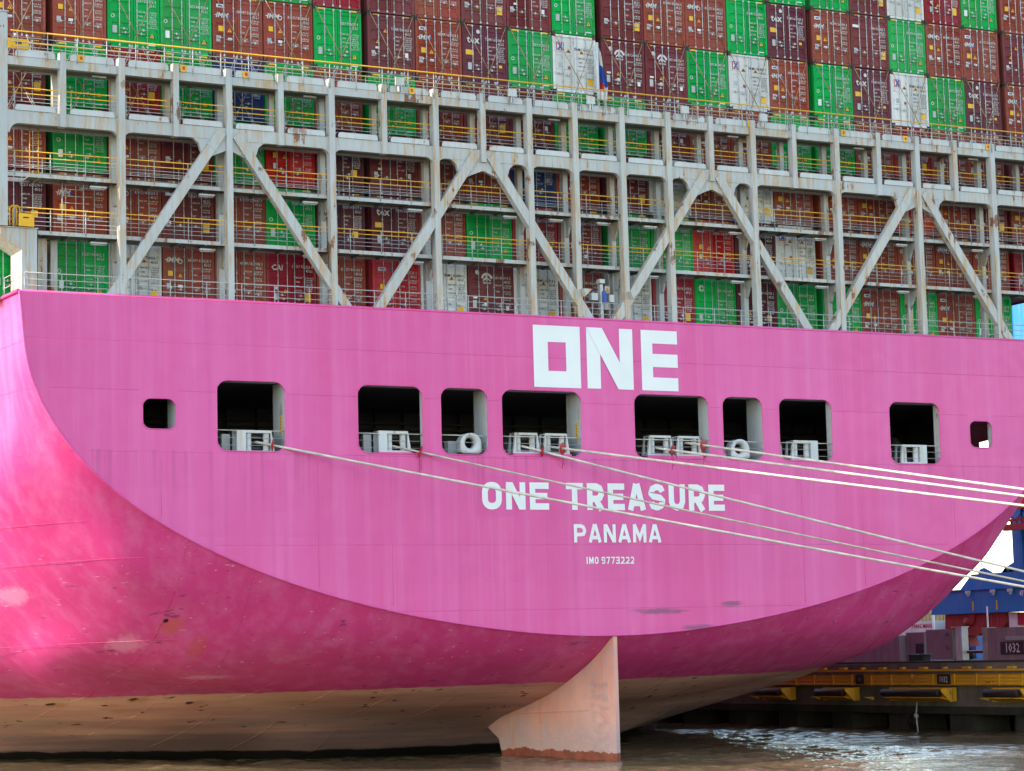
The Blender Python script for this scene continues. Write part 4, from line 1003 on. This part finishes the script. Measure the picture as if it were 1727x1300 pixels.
quay = k.build('quay', [CONC, CONCD, M['asphalt']]); tag(quay, 'concrete quay with piers standing in the water right of the stern', None, kind='structure')
y = 6.6-5.9*9
while y < 80:
    k = MB(); k.box(XQ+.5, XQ+3.2, y, y+2.1, -.15, .98)
    for dy in (.35, 1.5): k.lathe([(.28, -4), (.28, -.16)], (XQ+1.0, y+dy, 0), (0, 0, 1), 10); k.lathe([(.3, -4), (.3, .97)], (XQ+2.4, y+dy+2.6, 0), (0, 0, 1), 10)
    k.build('pier', [CONCD], quay); y += 5.9
k = MB(); k.box(XQ+.0, XQ+.35, -60, 90, 3.93, 4.06); k.build('kerb', [plain('dark_kerb', (.05, .045, .05), .7)], quay)
# yellow guard panel along the edge
gp = thing('quay_guard_rail', 'long ochre yellow guard rail of louvred panels along the quay edge', 'guard rail', (30.3, 0, 0))
k = MB(); k.box(-.04, .05, -60, 70, 3.47, 3.58); k.build('top_bar', [M['quay_yellow']], gp)
y = -10.9; i = 0
while y < 45:
    k = MB()
    for j in range(3):
        z = 2.72+j*.185; k.prism([(-.02, z), (-.02, z+.16), (.04, z+.17), (.10, z+.02)], y+.03, y+1.97, ax='y') if False else k.v.extend([(-.02, y+.03, z), (-.02, y+1.95, z), (.08, y+.03, z+.165), (.08, y+1.95, z+.165)])
        b = len(k.v)-4; k.face([b, b+1, b+3, b+2])
    k.box(.09, .11, y+.02, y+1.96, 2.68, 3.28); k.box(-.03, .10, y+.02, y+1.96, 2.655, 2.69); k.box(-.03, .10, y+.02, y+1.96, 3.265, 3.29)
    k.build('louvre_panel', [M['quay_yellow']], gp)
    k = MB(); k.box(-.05, .12, y+1.97, y+2.02, 2.64, 3.3); k.build('panel_post', [M['quay_yellow']], gp)
    k = MB(); wd = .28 if i % 2 else .12; k.box(.0, .25, y+1.0-wd, y+1.0+wd, 3.60, 3.72); k.build('fixing', [M['quay_yellow']], gp)
    y += 2.0; i += 1
for (yc, wd, key, s) in ((14.0, 1.2, '1032', .5), (22.2, .84, 'I', .6)):
    k = MB(); k.box(-.09, -.05, yc-wd/2, yc+wd/2, 2.72, 3.29); sg = k.build('number_sign', [M['ink']], gp)
    k = MB(); put_text(k, TX[key], -.095, yc, 2.98, 0, s*.82, s, 'yz'); k.build('number_sign_text', [M['label_w']], gp)
# cylindrical fenders on brackets
FN = ['dark cylindrical rubber fender on a yellow bracket, below the quay number sign', 'rubber cylinder fender on yellow bracket nearest the right edge', 'rubber cylinder fender on yellow bracket below the single-stroke sign', 'half hidden fender with yellow bracket nearest the hull']
for (y0, y1), lab in zip(((13.3, 19.3), (6.25, 9.75), (22.7, 26.2), (29.6, 33.0)), FN):
    f = thing('quay_fender', lab, 'fender', (29.75, y0, 2.22), 'cylindrical fenders along the quay wall')
    k = MB(); k.lathe([(.0, .55), (.08, .55), (.2, .56), (.23, .62), (.23, y1-y0-.05), (.2, y1-y0), (0, y1-y0)], (0, 0, 0), (0, 1, 0), 18); k.build('rubber_cylinder', [plain('fender_rubber', (.030, .022, .022), .55)], f)
    k = MB(); k.prism([(-.28, .27), (.55, .27), (.55, -.52), (.35, -.52), (-.28, .1)], .0, .06, ax='y'); k.prism([(-.28, -.28), (.55, -.5), (.55, -.44), (-.28, -.24)], .06, y1-y0-.6, ax='y')
    n_ = int((y1-y0)//2)+1
    for j in range(1, n_+1): k.prism([(-.25, -.26), (.5, -.26), (.5, -.46)], j*1.9-.05, j*1.9+.05, ax='y')
    k.box(.5, .82, 0, y1-y0, -.5, .3); k.build('bracket', [M['quay_yellow']], f, fix=True)
ty = thing('tyre_fender', 'old tyre hanging on a chain from the quay wall, close to the water', 'tyre', (30.1, 16.8, .58))
k = MB(); n = 24; k.tube([(0, .40*math.cos(2*math.pi*i/n), .40*math.sin(2*math.pi*i/n)) for i in range(n)], .14, 10, closed=True); k.build('tyre', [M['black']], ty)
k = MB(); k.tube([(-.1, -.5, 1.1), (-.16, -.45, .5), (-.2, -.5, .1), (-.14, -.5, -.5), (-.1, -.5, -.95)], .05, 6); k.lathe([(0, -.12), (.14, -.09), (.17, 0), (.14, .09), (0, .12)], (-.16, -.42, .30), (1, .2, 0), 10); k.build('chain', [M['galv']], ty)
for y, lab in ((19.0, 'left of two dark bollards on the quay edge'), (17.95, 'right of two dark bollards on the quay edge')):
    b = thing('bollard', lab, 'bollard', (32, y, 3.93), 'pair of bollards')
    k = MB(); k.lathe([(.36, 0), (.34, .42), (.40, .46), (.42, .50), (.40, .54), (0, .56)], (0, 0, 0), (0, 0, 1), 18); k.build('post', [plain('bollard_paint', (.05, .05, .055), .5)], b)
    k = MB(); k.lathe([(.46, 0), (.46, .05), (0, .05)], (0, 0, -.0), (0, 0, 1), 18); k.build('base', [M['asphalt']], b)
for y in (-14.6, -49.5):
    b = thing('mooring_bollard', 'bollard holding three mooring ropes, %s one' % ('nearer' if y > -20 else 'farther'), 'bollard', (33, y, 3.93), 'mooring bollards')
    k = MB(); k.lathe([(.3, 0), (.26, .45), (.42, .62), (.36, .72), (0, .74)], (0, 0, 0), (0, 0, 1), 18); k.build('post', [M['asphalt']], b)
# flood wall segments, gate leaf and gate posts
def wall(y0, y1, z1, lab, x=36.0, dz=0):
    o = thing('flood_wall', lab, 'wall', (x, y0, 3.93), 'flood wall along the quay')
    k = MB(); k.prism([(0, 0), (y1-y0, 0), (y1-y0, z1-3.93), (0, z1+dz-3.93)], 0, .7, ax='x'); k.build('wall_slab', [CONC2], o); return o
wall(27.65, 45, 5.60, 'flood wall length half hidden by the ship hull'); wl = wall(23.8, 25.65, 5.80, 'recessed brown flood wall length behind the bollards', 36.5)
k = MB(); k.box(-.06, -.01, .0, .8, .45, 1.15); k.build('hatch', [M['ink']], wl)
wall(25.7, 27.6, 5.62, 'narrow mauve flood wall panel left of the recess')
w3 = wall(2.0, 17.0, 5.93, 'flood wall length painted with the large quay number')
k = MB(); k.box(-.03, -.004, 12.0-.35+.0, 13.75, 4.30-3.93, 5.06-3.93); k.build('number_panel', [plain('dark_number_panel', (.05, .035, .05), .7)], w3)
k = MB(); put_text(k, TX['1032'], -.036, 12.66, .75, 0, .70, .80, 'yz'); k.build('number_text', [M['label_w']], w3)
k = MB(); k.box(-.16, -.01, 9.6, 13.1, 5.16-3.93, 5.2-3.93); k.box(-.16, -.01, 9.6, 13.1, 5.36-3.93, 5.4-3.93); k.box(-.16, -.1, 9.6, 13.1, 5.2-3.93, 5.36-3.93); k.build('cable_tray', [M['galv']], w3)
k = MB(); k.box(-.02, .72, 14.98, 15.42, 0, 2.04)
for z in (.3, .65, 1.0, 1.35, 1.7): k.box(-.06, -.021, 14.98, 15.42, z, z+.05)
k.build('end_post', [concrete('pale_post', (.42, .41, .38))], w3)
gt = thing('flood_gate', 'mauve steel flood gate leaf with two hinges beside the white gate post', 'gate', (36.0, 20.3, 3.93))
k = MB(); k.box(0, .25, 0, 2.65, .15, 2.0); k.box(-.03, -.004, .02, .12, .15, 2.0); k.build('leaf', [CONC2], gt)
for z in (.85, 1.65): k = MB(); k.box(-.05, -.005, .35, .62, z-.09, z+.12); k.build('hinge', [plain('hinge_grey', (.16, .13, .15), .6)], gt)
gq = thing('gate_post', 'white steel gate post between the gate leaf and the opening', 'post', (36.0, 19.4, 3.93))
k = MB(); k.box(0, .5, 0, .22, .1, 2.08); k.box(0, .5, .3, .6, .1, 2.08); k.box(.1, .3, .22, .3, .1, 2.05); k.box(-.05, .55, -.05, 1.0, 2.081, 2.14); k.build('post', [plain('white_post_paint', (.6, .62, .62), .5)], gq)
bb = thing('barrier', 'dark barrier beam across the gate opening below the crane', 'barrier', (36.3, 17.05, 3.93)); k = MB(); k.box(0, .15, 0, 2.3, .48, .68, 0); k.build('beam', [M['ink']], bb); k = MB(); k.box(-.02, -.001, 0, 2.3, .62, .68); k.build('stripe', [M['label_w']], bb)
pp = thing('pole', 'thin white pole standing at the end of the numbered wall', 'pole', (36.2, 17.1, 3.93)); k = MB(); k.tube([(0, 0, 0), (0, 0, 3.3)], .05, 8); k.build('mast', [M['label_w']], pp)
# quay crane: blue sill beam on red bogies
BLUE = rusty_steel('crane_blue_paint', (.010, .19, .52), .2); CRED = rusty_steel('crane_red_paint', (.28, .022, .02), .3)
cr = thing('quay_crane', 'blue quay crane with a deep sill beam and red wheel bogies', 'crane', (42, 20, 3.93))
k = MB(); k.box(0, 1.6, -22, 10.0, 7.02-3.93, 8.45-3.93); k.box(-.12, 1.7, -22, 10.0, 8.45-3.93, 8.52-3.93); k.prism([(7.0, 8.52-3.93), (-22, 8.52-3.93), (-22, 9.48-3.93), (5.75, 9.48-3.93)], .1, 1.5, ax='x'); k.box(-.05, 1.65, -22, 10.02, 6.95-3.93, 7.02-3.93); k.build('sill_beam', [BLUE], cr, fix=True)
k = MB(); k.box(.2, 1.5, -2.0, 1.65, 9.49-3.93, 45); k.box(.1, .2, .6, .75, 9.5-3.93, 45); k.build('leg', [BLUE], cr)
k = MB(); k.box(.2, 1.5, -22, -20.4, 9.49-3.93, 45); k.build('leg', [BLUE], cr)
k = MB(); k.prism([(3.3, 9.48-3.93), (2.6, 9.9-3.93), (1.68, 10.2-3.93), (1.68, 9.48-3.93)], .5, .7, ax='x'); k.build('bracket', [BLUE], cr)
for yy in (5.0, 2.5):
    k = MB(); k.prism([(yy+.5, 5.551), (yy-.9, 5.551), (yy-.5, 5.75), (yy, 5.95), (yy+.4, 5.85), (yy+.6, 5.62)], .5, .62, ax='x'); k.tube([(.45, yy, 5.72), (.67, yy, 5.72)], .12, 10); k.build('lifting_lug', [BLUE], cr)
for yy in (1.6, 3.3, 5.8):
    k = MB(); k.box(-.35, -.12, yy-.14, yy+.14, 8.22-3.93, 8.42-3.93); k.tube([(-.2, yy, 8.05-3.93), (-.2, yy, 8.22-3.93)], .1, 10); k.build('flood_lamp', [M['steel_clean']], cr)
for yy in (3.2, 5.6): k = MB(); k.box(-.04, -.002, yy-.05, yy+.05, 7.1-3.93, 7.72-3.93); k.build('yellow_strip', [M['label_y']], cr)
k = MB(); put_text(k, TX['47'], -.01, .75, 8.08-3.93, 0, .9, 1.1, 'yz'); k.build('number_text', [M['label_w']], cr)
def bogie(yc):
    k = MB(); k.prism([(yc+2.9, 6.93-3.93), (yc+2.95, 6.0-3.93), (yc+1.3, 5.85-3.93), (yc+.6, 5.5-3.93), (yc-.4, 5.5-3.93), (yc-1.2, 5.85-3.93), (yc-2.9, 5.95-3.93), (yc-3.3, 6.3-3.93), (yc-3.2, 6.93-3.93)], .2, 1.4, ax='x')
    k.lathe([(0, 0), (.33, 0), (.33, .12), (0, .12)], (.08, yc+.6, 6.4-3.93), (1, 0, 0), 16); k.prism([(yc+.25, 6.93-3.93), (yc-.35, 6.93-3.93), (yc-.1, 6.3-3.93), (yc+.55, 6.15-3.93)], .1, .19, ax='x')
    o = k.build('bogie', [CRED], cr, fix=True)
    for dy in (2.0, -2.0):
        q = MB(); q.prism([(yc+dy-1.3, .9), (yc+dy+1.3, .9), (yc+dy+.9, 2.0), (yc+dy-.9, 2.0)], .4, 1.2, ax='x'); q.build('wheel_truck', [CRED], o)
        for d2 in (-.7, .7): q = MB(); q.lathe([(0, 0), (.38, 0), (.38, .3), (0, .3)], (.65, yc+dy+d2, .4), (1, 0, 0), 18); q.build('wheel', [M['black']], o)
bogie(5.9); bogie(-14)
k = MB(); k.box(.3, 1.0, .6, 1.6, 6.1-3.93, 6.9-3.93); k.build('motor_cover', [M['label_r']], cr); k = MB(); k.box(.25, 1.05, 1.65, 2.4, 5.9-3.93, 6.9-3.93); k.build('motor_box', [M['label_w']], cr)
# neighbouring crane whose red girder passes in front of the blue leg
fc = thing('neighbour_crane', 'red crane girder with blue lattice and red trolley, passing before the blue crane leg', 'crane', (41.2, 20, 3.93))
RD = plain('bright_red_paint', (.36, .03, .035), .5)
k = MB(); k.box(0, .4, -22, 1.3, 12.05-3.93, 12.45-3.93); k.box(.1, .3, -22, .9, 12.62-3.93, 12.78-3.93)
for i in range(9): k.box(.1, .2, .6-i*.5, .68-i*.5, 12.45-3.93, 12.62-3.93)
k.build('girder', [RD], fc)
k = MB()
for i in range(14): k.tube([(.5, .4-i*.9, 12.7-3.93), (.5, 0-i*.9, 13.4-3.93)], .05, 6); k.tube([(.5, -.0-i*.9, 13.4-3.93), (.5, -.45-i*.9, 12.7-3.93)], .05, 6)
k.build('lattice', [plain('sky_blue_paint', (.03, .30, .62), .5)], fc)
k = MB(); k.box(0, .9, -22, .35, 13.38-3.93, 14.6-3.93); k.build('trolley', [plain('signal_red_paint', (.60, .03, .02), .5)], fc)
k = MB(); k.box(.0, .4, -21, -19.5, 0, 8.11); k.build('leg', [BLUE], fc)
k = MB()
for i in range(5): k.tube([(-.05, .9-i*.6, 12.8-3.93), (-.05, .9-i*.6, 13.05-3.93)], .04, 6); k.box(-.1, 0, .8-i*.6, 1.0-i*.6, 12.79-3.93, 12.87-3.93)
k.build('rail_fitting', [plain('post_red', (.3, .03, .03), .5)], fc)
# containers standing on the quay
yc_ = thing('quay_container', 'white container with red lettering standing on the quay behind the hull', 'container', (48, 37.3, 3.93))
k = MB(); k.box(0, 2.44, 0, 12.2, 0, 2.72); k.build('body', [plain('white_box_paint', (.75, .73, .72), .5)], yc_)
k = MB(); put_text(k, TX['YM'], -.02, 1.55, 2.35, 0, 1.0, 1.0, 'yz'); k.build('lettering', [M['label_r']], yc_)
for y in (.02, 2.9):
    k = MB(); k.box(-.03, -.003, y, y+.09, 0, 2.72); k.build('side_rib', [M['label_w']], yc_)
y2 = thing('quay_container', 'pale yellow container behind the white one with red lettering', 'container', (53, 38.6, 3.93)); k = MB(); k.box(0, 2.44, 0, 12.2, 0, 3.5); k.build('body', [plain('pale_yellow_paint', (.62, .56, .22), .6, dirt=.25, scale=2)], y2)
k = MB()
for i in range(30): k.box(-.04, -.002, .2+i*.4, .4+i*.4, .15, 3.4)
k.build('side_rib', [plain('pale_yellow_rib', (.55, .5, .2), .6)], y2)
y3 = thing('quay_container', 'blue container end beside the white pole on the quay', 'container', (49, 34.2, 3.93)); k = MB(); k.box(0, 2.44, 0, 2.6, 0, 2.9); k.build('body', [plain('blue_box_paint', (.03, .12, .45), .5)], y3)
k = MB()
for i in range(6): k.box(-.04, -.002, .15+i*.4, .35+i*.4, .15, 2.75)
k.build('side_rib', [plain('blue_rib', (.03, .11, .4), .5)], y3)
p2 = thing('lamp_post', 'slim white post between the white and blue quay containers', 'post', (47.6, 37.0, 3.93)); k = MB(); k.tube([(0, 0, 0), (0, 0, 3.4)], .09, 8); k.build('mast', [M['label_w']], p2)
